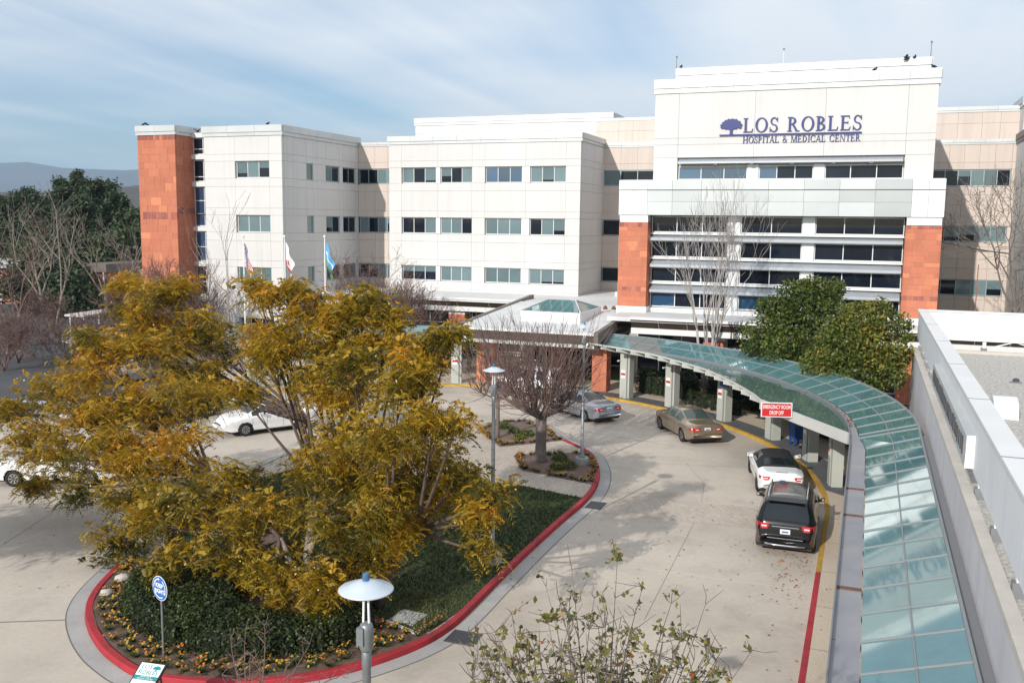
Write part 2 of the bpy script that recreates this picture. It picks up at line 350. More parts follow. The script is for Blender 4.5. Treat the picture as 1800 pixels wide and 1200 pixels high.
def inpoly(px, py, poly):
    P = np.array(poly); x, y = P[:,0], P[:,1]; x2, y2 = np.roll(x,-1), np.roll(y,-1); r = np.zeros(len(px), bool)
    for i in range(len(P)):
        c = ((y[i] > py) != (y2[i] > py)) & (px < (x2[i]-x[i])*(py-y[i])/(y2[i]-y[i]+1e-12)+x[i]); r ^= c
    return r
def scatter(poly, n, rng):
    P = np.array(poly); lo, hi = P.min(0), P.max(0); q = rng.random((n,2))*(hi-lo)+lo
    return q[inpoly(q[:,0], q[:,1], poly)]
# ------------------------------------------------------------------ ground
rng = np.random.default_rng(7); rnd = random.Random(7)
def struct(b, name, m, parent=None, smooth=False):
    o = b.build(name, m, parent, smooth)
    if parent is None: o['kind'] = 'structure'
    return o
def disc(r, z, n=48, c=(0,0)): return MB().add([(c[0]+r*math.cos(2*math.pi*i/n), c[1]+r*math.sin(2*math.pi*i/n), z) for i in range(n)], [tuple(range(n))])
struct(disc(9500, -.06), 'ground', 'dry_ground')
def sheet(poly, z): return MB().add([(p[0],p[1],z) for p in poly], [tuple(range(len(poly)))])
struct(sheet([(-140,20),(-41,20),(-41,52),(-58,62),(-58,100),(-140,100)], -.02), 'parking_lot', 'asphalt')
drive = struct(sheet([(-41,-20),(3.5,-20),(3.5,58),(-22,58),(-41,56)], 0), 'driveway', 'concrete_road')
def strip(name, pts, w, z, m, parent): return sweep(pts, [(w/2,z),(-w/2,z)]).build(name, m, parent)
for a, b, w, m in ((gd(1085,992)[:2],gd(1400,1035)[:2],.035,'joint_pale'), (gd(1132,1090)[:2],gd(1231,897)[:2],.014,'crack'), (gd(1231,897)[:2],gd(1238,850)[:2],.012,'crack'), (gd(1238,850)[:2],gd(1205,812)[:2],.012,'crack'), ((-25.57,21.21),(-27.9,27.05),.022,'crack'), ((-26,16.4),(-19.9,19.3),.03,'joint_pale'), ((-19.0,17.9),(-27.5,13.5),.05,'crack'),
                   ((-9.2,17.0),(-1.0,20.9),.03,'joint_pale'), ((-8.7,40.0),(-2.9,41.2),.02,'crack'), ((-27.9,27.05),(-29.5,40),.022,'crack'),
                   ((-41,30.5),(-25,33.5),.03,'joint_pale'), ((-13.3,45),(-7,43.2),.02,'crack')):
    strip('slab_joint', [a,b], w, .004, m, drive)
mat('paver', (.54,.465,.385), .85, scale=.8, col2=(.47,.40,.33), speck=.06)
def brickify(m, sx, sy, mortar, ang=0, fac=.35):
    m = MATS[m]; t = m.node_tree; b = t.nodes['Principled BSDF']; src = b.inputs['Base Color'].links[0].from_socket
    g = _node(t,'ShaderNodeNewGeometry'); mp_ = _node(t,'ShaderNodeMapping'); mp_.inputs['Rotation'].default_value=(0,0,ang); t.links.new(g.outputs['Position'], mp_.inputs[0])
    br = _node(t,'ShaderNodeTexBrick', i_Scale=1.0); br.inputs['Mortar Size'].default_value=mortar; br.inputs['Brick Width'].default_value=sx; br.inputs['Row Height'].default_value=sy
    br.inputs['Color1'].default_value=(1,1,1,1); br.inputs['Color2'].default_value=(.84,.83,.82,1); br.inputs['Mortar'].default_value=(fac,fac,fac,1)
    t.links.new(mp_.outputs[0], br.inputs['Vector']); mu=_node(t,'ShaderNodeMix', data_type='RGBA', blend_type='MULTIPLY'); mu.inputs[0].default_value=1
    t.links.new(src, mu.inputs[6]); t.links.new(br.outputs['Color'], mu.inputs[7]); t.links.new(mu.outputs[2], b.inputs['Base Color'])
brickify('paver', .30, .11, .008, R(62), .72)
struct(sheet([(-9.05,34.6),(-9.0,32.2),(-1.25,32.6),(-1.32,35.2)], .006), 'paver_crossing', 'paver')
# the planted island: its kerb outline was surveyed from the photograph
KERB = [(-13.2,42.25),(-11.53,40.55),(-10.69,38.91),(-10.05,37.05),(-9.62,34.87),(-9.5,32.8),(-9.58,30.3),(-9.62,27.2),(-9.6,24.2),(-9.56,21.7),(-9.66,20.55),(-9.9,19.7),(-10.25,18.95),(-10.8,18.05),(-11.6,17.2),(-12.9,16.4),(-14.4,16.0),(-15.3,16.02),(-16.1,16.28),(-17.0,16.7),(-18.0,17.35),(-18.9,18.1),(-19.55,18.85),(-20.15,19.85),(-20.7,21.1)]
REST = [(-20.7,21.1),(-22.0,24.6),(-23.4,29.5),(-23.9,35),(-22.6,40),(-20.4,43.2),(-18.4,45.3),(-16.6,45.9),(-14.9,44.6),(-13.2,42.25)]
kred = catmull(KERB, 4); krest = catmull(REST, 4); outline = kred + krest[1:-1]
PROF = [(0,-.02),(-.015,.145),(-.03,.16),(-.19,.16),(-.20,.05)]
struct(sweep(kred, PROF), 'kerb_red_painted', 'kerb_red')
struct(sweep(krest, PROF), 'kerb_plain', 'gutter_pan')
struct(sweep(outline, [(.44,.006),(.005,.010)], True), 'gutter_apron', 'gutter_pan')
struct(sweep(outline, [(.475,.0042),(.442,.0042)], True), 'gutter_seam', 'crack')
inner = offset(outline, -.19, True)
island = struct(MB().prism(inner[::-1], -.02, .105), 'island_path', 'paver')
lawn = [(-12.4,33.95),(-9.72,33.35),(-9.80,30.3),(-9.84,27.2),(-9.82,24.2),(-9.80,21.9),(-9.95,20.7),(-10.15,20.25),(-11.2,20.55),(-13.2,22.0),(-15,23.2),(-17.5,22.8),(-20.2,22.2),(-21.7,25),(-22.9,29.5),(-22.0,33),(-18,33.5)]
struct(MB().prism(lawn, .0, .125), 'lawn', 'lawn_soil')
bedA = [(-10.15,20.22),(-9.87,20.4),(-10.1,19.75),(-10.45,18.98),(-11.0,18.15),(-11.8,17.35),(-13.05,16.6),(-14.4,16.22),(-15.2,16.23),(-16.0,16.48),(-16.9,16.9),(-17.85,17.5),(-18.75,18.25),(-19.38,18.98),(-19.97,19.95),(-20.5,21.15),(-20.18,22.15),(-17.5,22.75),(-15,23.15),(-13.2,21.95),(-11.2,20.5)]
struct(MB().prism(bedA[::-1], .0, .135), 'flower_bed_soil', 'soil')
bed1 = [(-14.45,38.4),(-13.2,36.2),(-9.95,35.3),(-9.84,35.6),(-10.22,37.1),(-10.85,39.0),(-11.55,40.25),(-12.9,39.5)]
bed2 = [(-17.95,42.5),(-15.6,39.7),(-13.35,42.1),(-14.9,44.3),(-16.6,45.6),(-18.0,44.8)]
bed3 = [(-20.3,41.3),(-19.2,43.55),(-20.3,43.0),(-22.2,40.0),(-22.3,37.6)]
for k, bd in enumerate((bed1, bed2, bed3)): struct(MB().prism(bd[::-1] if k == 0 else bd, .0, .135), 'mulch_bed', 'mulch')
edge = MB().bar((-11.25,20.62,.15),(-10.1,20.22,.15),.09,.06).build('bed_edging', 'joint_pale'); tag(edge, 'thin pale edging strip between lawn and flower soil', 'edging')
# kerb and walk along the canopy, an arc that runs out straight towards the camera
AC = (-21.6, 34.65)
def arc(rad, a0, a1, n, c=AC): return [(c[0]+rad*math.cos(R(a0+(a1-a0)*i/(n-1))), c[1]+rad*math.sin(R(a0+(a1-a0)*i/(n-1)))) for i in range(n)]
walk_l = arc(20.6, 76, 0, 40) + [(-1.0,28),(-1.0,10),(-1.0,-10)]            # heading towards the camera; left of it = outward
KP = [(-.0,-.02),(.012,.125),(.03,.14),(.17,.14)]
cut = 41
struct(sweep(walk_l[:40]+[(-1.0,31),(-1.0,28.7)], [(a,b) for a,b in KP]), 'kerb_yellow_painted', 'kerb_yellow')
struct(sweep([(-1.0,28.7),(-1.0,10),(-1.0,-10)], KP), 'kerb_red_painted.001', 'kerb_red')
wk = offset(walk_l, .165); struct(MB().prism(wk + [(2.1,-10),(2.1,60),(-16.6,60)], -.02, .135), 'walkway', 'concrete_walk')
ds = arc(20.78, 74, 9.5, 30); ds2 = arc(22.0, 74, 6, 30)
struct(MB().add([(p[0],p[1],.140) for p in ds]+[(p[0],p[1],.140) for p in ds2], [(i,i+1,i+31,i+30) for i in range(29)]), 'dark_walk_strip', 'dark_strip')
for v in (12,14.8,17.6,20.4,23.2,26,28.8,31.6,34.4): strip('walk_joint', [(-.83,v),(.6,v)], .02, .1395, 'crack', bpy.data.objects['walkway'])
MIR = -19.7
mir = lambda p: (2*MIR-p[0], p[1])
wl2 = [mir(p) for p in arc(20.6, 76, 28, 26)]
struct(sweep(wl2[::-1], KP), 'kerb_yellow_painted.001', 'kerb_yellow')
struct(MB().prism([mir(p) for p in arc(20.77, 76, 28, 26)] + [(-41,47),(-44,60),(-24,60)], -.02, .135), 'walkway.001', 'concrete_walk')
# grass blades: nobody could count them
g = scatter(lawn, 60000, rng); n = len(g); h = .03+.05*rng.random(n); a = rng.random(n)*6.28; w = .018
dx_, dy_ = np.cos(a)*w, np.sin(a)*w; tx, ty = rng.normal(0,.025,n), rng.normal(0,.025,n); z0 = np.full(n,.124)
V_ = np.stack([np.c_[g[:,0]-dx_,g[:,1]-dy_,z0], np.c_[g[:,0]+dx_,g[:,1]+dy_,z0], np.c_[g[:,0]+tx+dx_*.3,g[:,1]+ty+dy_*.3,z0+h], np.c_[g[:,0]+tx-dx_*.3,g[:,1]+ty-dy_*.3,z0+h]],1).reshape(-1,3)
gt = .35+.22*np.sin(g[:,0]*1.3+g[:,1]*.7)+rng.normal(0,.16,n)+.55*np.exp(-((g[:,1]-20.6)/1.6)**2)
gr = link('grass', np_mesh('grass', V_, np.arange(n*4).reshape(-1,4), 'leaf_grass', np.clip(gt,0,1))); tag(gr, 'short dark green lawn grass inside the red kerb', 'grass', kind='stuff')
# far land
def ridge(name, m, dist, az0, az1, hfun, depth, n=90, rows=7):
    b = MB()
    for j in range(rows):
        t = j/(rows-1); d = dist + depth*(t-1)
        for i in range(n+1):
            az = R(az0+(az1-az0)*i/n); z = hfun(az, t)*(math.sin(t*math.pi/2)**1.2)-.5
            b.v.append((math.sin(az)*d, math.cos(az)*d, z))
    for j in range(rows-1):
        for i in range(n): b.f.append((j*(n+1)+i, j*(n+1)+i+1, (j+1)*(n+1)+i+1, (j+1)*(n+1)+i)); b.m.append(0)
    k = len(b.v)
    for i in range(n+1): x, y, z = b.v[(rows-1)*(n+1)+i]; b.v.append((x*1.06,y*1.06,-1))
    for i in range(n): b.f.append(((rows-1)*(n+1)+i, (rows-1)*(n+1)+i+1, k+i+1, k+i)); b.m.append(0)
    return struct(b, name, m, smooth=True)
def fr(x, seed): return sum(math.sin(x*f+seed*f*1.7)*a for f, a in ((3,1),(7.3,.5),(17,.22),(41,.12),(97,.06)))
ridge('mountains', 'mountain', 8200, -85, 60, lambda a,t: 430+46*fr(a*2.2,3.1)+20*fr(a*9+t*3,1), 2600)
ridge('hills', 'hill_brown', 1500, -85, 40, lambda a,t: 44+9*fr(a*5,1.3)+4*fr(a*22+t*5,2), 700)
ridge('hills.001', 'hill', 560, -85, 40, lambda a,t: 13+3.0*fr(a*6,4.4)+1.2*fr(a*30+t*6,2), 330)
# ------------------------------------------------------------------ the hospital
HOSP = thing('hospital_building', 'large white hospital with sandstone brick piers and grey metal band', 'building', (-20,62,0), world=True)
class Face:
    """a wall face; s runs along it, d goes into it"""
    def __init__(s, kind, pos): s.k = kind; s.p = pos
    def b(s, s0, s1, d0, d1, z0, z1):
        if s.k == 'f': return (s0,s1,s.p+d0,s.p+d1,z0,z1)       # front, facing -Y
        if s.k == 'r': return (s.p-d1,s.p-d0,s0,s1,z0,z1)       # right side, facing +X
        return (s.p+d0,s.p+d1,s0,s1,z0,z1)                      # left side, facing -X
def wall_box(name, m, x0,x1,y0,y1,z0,z1): return MB().box(x0,x1,y0,y1,z0,z1).build(name, m, HOSP)
JG = .007
def panels(wall, F, ss, zs, holes, m, th=.30, name='panel'):
    for i in range(len(ss)-1):
        for j in range(len(zs)-1):
            cs, cz = (ss[i]+ss[i+1])/2, (zs[j]+zs[j+1])/2
            if any(h[0] < cs < h[1] and h[2] < cz < h[3] for h in holes): continue
            piece(name, m, *F.b(ss[i]+JG, ss[i+1]-JG, 0, th-.003, zs[j]+JG, zs[j+1]-JG), wall)
wr = random.Random(19)
GL = {'b':'glass_blind','d':'glass_dark','B':'glass_blue'}
def window(F, s0, s1, z0, z1, pat, fm='frame_white', d=.20, name='window', bar=.055, rail=None):
    m = MB(); n = len(pat)
    m.box(*F.b(s0,s1,d,d+.07,z0,z0+.07)); m.box(*F.b(s0,s1,d,d+.07,z1-.06,z1))
    for i in range(n+1):
        c = s0+(s1-s0)*i/n; c = min(max(c, s0+bar/2), s1-bar/2); m.box(*F.b(c-bar/2,c+bar/2,d-.006,d+.064,z0+.07,z1-.06))
    if rail: m.box(*F.b(s0,s1,d-.003,d+.062,rail-.03,rail+.03))
    w = m.build(name, fm, HOSP)
    for i, ch in enumerate(pat):
        a, b = s0+(s1-s0)*i/n+.01, s0+(s1-s0)*(i+1)/n-.01; part_ = ch == 'b' and wr.random() < .38
        piece('pane', GL['d' if part_ else ch], *F.b(a, b, d+.03, d+.05, z0+.03, z1-.03), w)
        if part_: piece('blind', 'glass_blind', *F.b(a, b, d+.024, d+.029, z0+(z1-z0)*wr.choice((.18,.3,.45,.6)), z1-.04), w)
    return w
def coping(F, s0, s1, z0, z1, step=2.3, over=.14, m='coping_metal'):
    h = z1-z0; core = MB().box(*F.b(s0,s1,-.03,.35,z0+.01,z1-.03)).build('coping', m, HOSP)
    n = max(1, round((s1-s0)/step)); w = (s1-s0)/n
    for i in range(n):
        a, b = s0+i*w+.008, s0+(i+1)*w-.008
        piece('coping_section', m, *F.b(a,b,-over,-.031,z0+h*.36,z1), core)
        piece('coping_section', m, *F.b(a,b,-over*.55,-.031,z0,z0+h*.34), core)
    return core
FL = [(5.40,6.70),(9.45,10.85),(13.75,15.10)]
ZS = [0,1.2,2.6,3.15,4.75,5.40,6.70,7.25,8.80,9.45,10.85,11.40,13.10,13.75,15.10,15.65,17.05]
# west block
wb = wall_box('wall', 'joint', -50.43,-43.60, 63.20,86, 0,17.0)
F = Face('f', 62.90); h = [(-47.75,-44.50,a,b) for a,b in FL] + [(-47.75,-44.50,1.2,2.6)]
panels(wb, F, [-50.73,-47.75,-44.50,-43.31], ZS, h, 'stucco')
for a,b in FL: window(F, -47.72,-44.53,a+.02,b-.02,'bbb')
window(F, -47.72,-44.53,1.22,2.58,'bdd')
F = Face('r', -43.30); hs = []
for a,b in FL+[(1.2,2.6)]: hs += [(66.30,67.30,a,b),(69.20,71.40,a,b),(71.95,74.15,a,b)]
panels(wb, F, [63.21,64.4,66.30,67.30,69.20,71.40,71.95,74.15,74.62], ZS, hs, 'stucco')
for i,(a,b) in enumerate(FL):
    window(F,66.32,67.28,a+.02,b-.02,'b','frame_teal',d=.1); window(F,69.22,71.38,a+.02,b-.02,('dd','bd','bd')[i],'frame_teal',d=.1); window(F,71.97,74.13,a+.02,b-.02,('db','dd','dd')[i],'frame_teal',d=.1)
panels(wb, Face('l', -50.73), [63.21,66,70,75], ZS, [], 'stucco')
coping(Face('f',62.90), -50.85,-43.19, 17.05,17.85); coping(Face('r',-43.30), 62.95,74.9, 17.05,17.85)
wall_box('roof', 'membrane', -50.43,-43.6, 63.25,86, 17.01,17.3)
# brick stair tower with a glazed slot beside it
def blocks(wall, F, s0, s1, z0, z1, seed, ch=(.46,.30), bw=(.62,1.15), dark=(), pale=.16, th=.12):
    r = random.Random(seed); z = z0; k = 0
    while z < z1-.05:
        hgt = min(ch[k%2]*r.uniform(.92,1.08), z1-z)
        if z1-z-hgt < .14: hgt = z1-z
        isd = any(a <= z+hgt/2 <= b for a,b in dark); s = s0
        if isd: pass
        while s < s1-.01:
            w = r.uniform(*bw) if not isd else .32
            if s == s0 and not isd: w *= r.uniform(.45,1)
            e = min(s+w, s1)
            if s1-e < bw[0]*.4: e = s1
            mm = 'stone_dark' if isd and r.random() < .75 else ('stone_pale' if r.random() < pale else 'stone_red')
            piece('stone_block', mm, *F.b(s+.009, e-.009, -r.uniform(0,.010), th-.004, z+.009, z+hgt-.009), wall)
            s = e
        z += hgt; k += 1
bt = wall_box('brick_tower', 'mortar', -56.53,-52.768, 61.918,66.5, 0,17.2)
blocks(bt, Face('f',61.90), -56.55,-52.75, 3.6,17.18, 3, ch=(.62,.50), bw=(.8,1.35), dark=((10.7,11.2),(16.9,17.2)), pale=.08)
blocks(bt, Face('r',-52.75), 62.03,64.6, 3.6,17.18, 5, ch=(.62,.50), bw=(.7,1.2), dark=((10.7,11.2),(16.9,17.2)), pale=.05)
coping(Face('f',61.90), -56.67,-52.63, 17.2,17.95, step=2.0); coping(Face('r',-52.75), 61.95,66.5, 17.2,17.95, step=2.0)
sg = wall_box('stair_slot', 'lead', -52.80,-50.74, 64.35,66, 0,17.0)
F = Face('f', 64.0)
for z0,z1,rail,p in ((15.75,17.1,16.2,'dB'),(13.55,15.3,13.95,'dB'),(9.9,13.15,12.0,'BB'),(7.0,9.45,8.2,'BB'),(4.2,6.55,5.3,'dd'),(1.2,3.7,2.4,'dd')):
    w = window(F, -52.72,-50.76, z0,z1, p, d=.06, rail=rail)
    piece('ledge', 'panel_white', -52.74,-50.74, 63.82,64.3, z0-.40,z0-.02, sg)
piece('ledge', 'panel_white', -52.74,-50.74, 63.86,64.34, 17.12,17.5, sg)
piece('ledge', 'lead', -52.7,-51.3, 63.9,64.34, 10.9,10.96, sg)
# spine of the building: the beige walls set back between the blocks
sp = wall_box('wall', 'joint', -43.28,-39.3, 74.92,100, 0,17.0)
F = Face('f', 74.60)
panels(sp, F, [-43.29,-41.6,-40.3,-39.4], ZS, [(-43.25,-39.4,a,b) for a,b in FL], 'stucco_beige')
for i,(a,b) in enumerate(FL): window(F,-43.22,-39.5,a+.02,b-.02,('dbbb','bdbb','ddbb')[i],'frame_teal',d=.1)
coping(F, -43.2,-39.4, 17.05,17.40, over=.1)
sp2 = wall_box('wall', 'joint', -22.15,-13.0, 80.52,100, 0,17.0)
F = Face('f', 80.20); S2 = [-22.1,-20.55,-19.1,-17.6,-16.1,-14.6,-13.2]
panels(sp2, F, S2, ZS, [(-22.08,-14.6,a,b) for a,b in FL], 'stucco_beige')
for i,(a,b) in enumerate(FL): window(F,-22.06,-14.6,a+.02,b-.02,('ddbbb','ddbbb','bdddd')[i],'frame_teal',d=.1)
coping(F, -22.0,-13.2, 17.05,17.45, over=.1, step=1.5)
wall_box('roof', 'membrane', -43.2,-13.4, 80.6,100, 17.01,17.2)
# middle block
mbk = wall_box('wall', 'joint', -39.2,-22.4, 73.65,81.0, 4.3,17.0)
F = Face('f', 73.35); WM = [(-38.30,-35.02),(-34.62,-31.64),(-30.46,-27.16),(-26.48,-23.36)]
zs = [4.45,4.75]+ZS[5:]
holes = [(WM[k][0],WM[k+1][1],a,b) for k in (0,2) for a,b in FL]
panels(mbk, F, [-39.5,-38.30,-34.82,-31.64,-30.46,-26.82,-23.36,-22.11], zs, holes, 'stucco')
PAT = [['bbb','bbb','bbb','bbb'],['ddb','bbd','bbb','dbb'],['bdb','bdb','BBB','bbb']]
for i,(a,b) in enumerate(FL):
    for k,(s0,s1) in enumerate(WM): window(F,s0+.02,s1-.02,a+.02,b-.02,PAT[i][k],d=.22)
    for k in (0,2): piece('pier_panel','panel_white', *F.b(WM[k][1]+.0,WM[k+1][0],.06,.29,a+.02,b-.02), mbk)
panels(mbk, Face('r',-22.10), [73.66,77,80.2], zs[:1]+zs[1:], [], 'stucco')
coping(F, -39.62,-21.98, 17.05,17.75); coping(Face('r',-22.10), 73.4,80.4, 17.05,17.75)
wall_box('roof', 'membrane', -39.15,-22.4, 73.7,81, 17.01,17.3)
# penthouses behind the roof line
ph = wall_box('penthouse', 'joint', -44.3,-23.8, 88.6,100, 17.1,20.2)
F = Face('f', 88.35); panels(ph, F, [-44.5,-41,-38,-35,-32,-29,-26,-23.6], [17.15,18.6,19.45,20.25], [], 'stucco')
panels(ph, Face('r',-23.6), [88.66,92,96], [17.15,18.6,19.45,20.25], [], 'stucco'); coping(F, -44.6,-23.45, 20.25,21.0, step=3)
coping(Face('r',-23.6), 88.4,96, 20.25,21.0, step=3)
ph2 = wall_box('penthouse', 'joint', -24.4,-10, 86.4,100, 17.1,19.6)
F = Face('f', 86.1); panels(ph2, F, [-24.6,-22.35,-21.0,-18.6,-16.2,-13,-10], [17.25,19.0,19.95], [], 'stucco_beige'); coping(F, -24.7,-10, 19.95,20.2, over=.08)
piece('door', 'stucco_beige', *F.b(-22.25,-21.1,-.03,.0,17.25,18.9), ph2)
# entrance tower: upper white box
tw = wall_box('wall', 'joint', -13.56,3.05, 63.1,84, 11.13,19.0)
F = Face('f', 62.80); zt = [13.35,14.88,15.72,16.15,19.05]
panels(tw, F, [-13.86,-12.25,-7.35,-3.05,1.70,3.35], zt, [(-12.25,1.70,13.35,14.88)], 'stucco')
panels(tw, Face('r',3.35), [63.11,67,72,78,83.4], [11.13,13.35]+zt[1:], [], 'stucco'); panels(tw, Face('l',-13.86), [63.11,67,72,80], [11.13,13.35]+zt[1:], [], 'stucco')
coping(F, -13.95,3.45, 19.05,19.95, step=1.75); coping(Face('r',3.35), 62.85,83, 19.05,19.95)
wall_box('roof', 'membrane', -13.4,2.9, 63.2,83, 19.0,19.3)
tw2 = wall_box('penthouse', 'stucco_beige', -13.0,2.9, 66.2,82, 19.3,20.35)
coping(Face('f',66.1), -13.2,3.0, 20.4,21.15, step=1.6); coping(Face('r',2.95), 66.2,82, 20.4,21.15, step=2)
for (s0,s1,p) in ((-12.2,-7.72,'BBB'),(-6.98,-3.62,'Bdd'),(-2.92,1.66,'ddd')): window(F,s0,s1,13.44,14.34,p,d=.26)
for s0,s1 in ((-7.70,-7.0),(-3.60,-2.94)): piece('pier_panel','panel_white',*F.b(s0,s1,.14,.29,13.44,14.40),tw)
sh = MB(); y = 62.80
sh.add([(-12.15,y-.42,14.46),(1.60,y-.42,14.46),(1.60,y-.42,14.58),(-12.15,y-.42,14.58),(-12.15,y+.1,14.80),(1.60,y+.1,14.80),(1.60,y+.1,14.52),(-12.15,y+.1,14.52)],[(0,1,2,3),(3,2,5,4),(4,5,6,7),(7,6,1,0),(0,3,4,7),(1,6,5,2)]); shade = sh.build('window_shade','ledge_metal',HOSP)
for s in (-9.7,-7.4,-4.9,-2.4,-.2): piece('bracket','lead',s-.12,s+.12,y-.36,y+.2,14.38,14.455,shade)
# grey metal band
bd = wall_box('metal_band', 'lead', -15.9,3.97, 62.16,63.3, 11.12,13.36)
F = Face('f', 62.10); cuts = [-15.99,-15.02,-14.05,-12.38,-10.47,-8.37,-6.22,-4.06,-1.94,.14,2.22,3.14,4.06]
for i in range(12):
    mm = 'panel_white' if i in (0,1,10,11) else 'panel_grey'
    for z0,z1 in ((11.10,11.98),(11.98,12.72),(12.76,13.40)): piece('panel', mm, *F.b(cuts[i]+.008,cuts[i+1]-.008,0 if z0 < 12.75 else -.05,.057,z0+.008,z1-.004), bd)
for z0,z1 in ((11.10,11.98),(11.98,12.72),(12.76,13.40)):
    piece('panel','panel_white',4.0,4.06,62.2,66,z0+.008,z1-.004,bd); piece('panel','panel_white',-15.99,-15.93,62.2,66,z0+.008,z1-.004,bd)
MB().box(-15.9,3.97,62.16,66,13.3,13.42).build('roof','membrane',HOSP)
for k,(s0,s1) in enumerate(((-15.93,-13.95),(1.98,4.02))):
    wall_box('pier_cap','panel_white',s0+.04,s1-.04,62.2,65.9,10.62,11.12)
    p = wall_box('brick_pier','mortar',s0+.018,s1-.018,62.118,65.9,4.3,10.615)
    F = Face('f',62.10); blocks(p,F,s0,s1,4.95,10.62,11+k,ch=(.40,.26),bw=(.50,.82),dark=((6.1,6.25),(10.4,10.62)),pale=.14)
    blocks(p,Face('r',s1),62.24,65.8,4.95,10.62,21+k,ch=(.40,.26),bw=(.6,.95),dark=((6.1,6.25),(10.4,10.62))); blocks(p,Face('l',s0),62.24,65.8,4.95,10.62,31+k,ch=(.40,.26),bw=(.6,.95),dark=((6.1,6.25),(10.4,10.62)))
    wall_box('pier_base','white_paint',s0-.04,s1+.04,62.06,65.9,4.4,4.95)
# curtain of windows under the band
ct = wall_box('window_bay','lead',-13.95,1.98,63.32,66,4.4,11.12)
F = Face('f', 62.98); rows = [(9.95,11.06),(8.30,9.40),(6.62,7.62),(4.90,5.92)]
for i,(z0,z1) in enumerate(rows):
    for (s0,s1,p) in ((-13.9,-8.80,('ddd','ddd','ddd','Bdd')[i]),(-7.98,-4.10,('dd','dd','dd','Bd')[i]),(-3.32,1.94,('ddd','ddd','ddd','ddd')[i])):
        window(F,s0,s1,z0,z1,p,d=.16)
    for s0,s1 in ((-8.78,-8.0),(-4.08,-3.34)): piece('pier_panel','panel_white',*F.b(s0,s1,.02,.33,z0-.02,z1+.02),ct)
    if i < 3:
        lo = rows[i+1][1]; sl = MB().box(*F.b(-13.93,1.96,-.02,.33,z0-.14,z0-.01)).build('window_sill','frame_white',HOSP)
        lm = MB().hexa([(-13.85,62.56,lo+.02),(1.90,62.56,lo+.02),(1.90,63.3,lo+.02),(-13.85,63.3,lo+.02),(-13.85,62.56,lo+.20),(1.90,62.56,lo+.20),(1.90,63.3,z0-.15),(-13.85,63.3,z0-.15)]).build('sun_ledge','ledge_metal',HOSP)
wall_box('window_sill','white_paint',-13.95,1.98,62.9,63.3,4.5,4.86)
# right hand set-back wall and the wing beyond
rw = wall_box('wall','joint',3.36,10.4,83.81,100,0,17.0)
F = Face('f',83.50); SR = [3.36,4.4,5.55,6.65,7.75,8.85,10.05,10.5]
panels(rw, F, SR, [0,2.6,3.5,4.75,5.05,6.35,7.25,8.0,9.0,9.35,10.65,11.40,12.3,13.1,13.75,15.10,15.65,17.05], [(4.35,10.05,a,b) for a,b in ((5.05,6.35),(9.35,10.65),(13.75,15.10))], 'stucco_beige')
for i,(a,b) in enumerate(((5.05,6.35),(9.35,10.65),(13.75,15.10))): window(F,4.4,10.03,a+.02,b-.02,('ddbbb','dbbbb','ddbbbd')[i],'frame_teal',d=.1)
coping(F, 3.45,10.4, 17.05,17.45, over=.1, step=1.1)
ph3 = wall_box('penthouse','joint',3.3,12,86.6,100,17.2,19.4); F = Face('f',86.3); panels(ph3,F,[3.3,6.2,8.0,9.35,12],[17.3,18.95,19.85],[],'stucco_beige'); coping(F,3.3,12,19.85,20.3,over=.1,step=2.6)
piece('door','stucco_beige',*F.b(8.05,9.3,-.03,.0,17.3,18.85),ph3)
rg = wall_box('wall','joint',10.6,26,70.3,100,0,17.0); panels(rg,Face('l',10.3),[70.0,73,76.5,80,83.49],ZS,[],'stucco'); panels(rg,Face('f',70.0),[10.31,13,17,21,26],ZS,[],'stucco')
coping(Face('l',10.3),69.9,83.4,17.05,17.75,m='brown_metal'); coping(Face('f',70.0),10.2,26,17.05,17.75)
rg2 = wall_box('penthouse','joint',10.9,24,84.2,98,17.2,20.0); panels(rg2,Face('f',84.0),[10.7,14,18,24],[17.2,18.9,20.05],[],'stucco'); panels(rg2,Face('l',10.7),[84.21,88,94],[17.2,18.9,20.05],[],'stucco'); coping(Face('f',84.0),10.55,24,20.05,20.8); coping(Face('l',10.7),84,94,20.05,20.8)
# podium roofs
pr = MB(); pr.box(-52,-23.7,67.0,73.7,4.30,4.58); pr.box(-24.2,-13.9,66.0,80.6,4.30,4.576); pr.box(-15.6,10,58.4,64.2,4.30,4.57); pr.box(-15.95,-13.9,63.9,66.5,4.30,4.565); pr.build('podium_roof','membrane',HOSP)
# sloping roof over the drop-off
zp = lambda v: 3.86+(v-54.4)*(4.60-3.86)/(66.2-54.4)
MB().hexa([(-24.5,54.4,zp(54.4)-.14),(-15.25,54.4,zp(54.4)-.14),(-15.25,66.2,4.40),(-24.5,66.2,4.40),(-24.5,54.4,zp(54.4)),(-15.25,54.4,zp(54.4)),(-15.25,66.2,4.605),(-24.5,66.2,4.605)]).build('drop_off_roof','membrane',HOSP)
for u,v1 in ((-24.62,69.2),(-15.2,58.9)):
    MB().hexa([(u-.14,54.3,3.2),(u+.14,54.3,3.2),(u+.14,v1,3.7),(u-.14,v1,3.7),(u-.14,54.3,zp(54.4)+.05),(u+.14,54.3,zp(54.4)+.05),(u+.14,v1,zp(v1)+.12),(u-.14,v1,zp(v1)+.12)]).build('roof_edge','brown_metal',HOSP)
dof = MB().box(-24.45,-15.36,54.55,54.75,3.15,3.74).build('fascia','brown_soffit',HOSP)
for k in range(8): piece('fascia_panel','brown_soffit',-24.44+k*1.134,-24.44+(k+1)*1.134-.02,54.47,54.548,3.17,3.72,dof)
MB().box(-24.5,-15.3,54.30,54.8,2.95,3.15).build('beam','beam_paint',HOSP)
MB().box(-24.4,-15.4,54.8,67,3.0,3.1).build('ceiling','white_paint',HOSP)
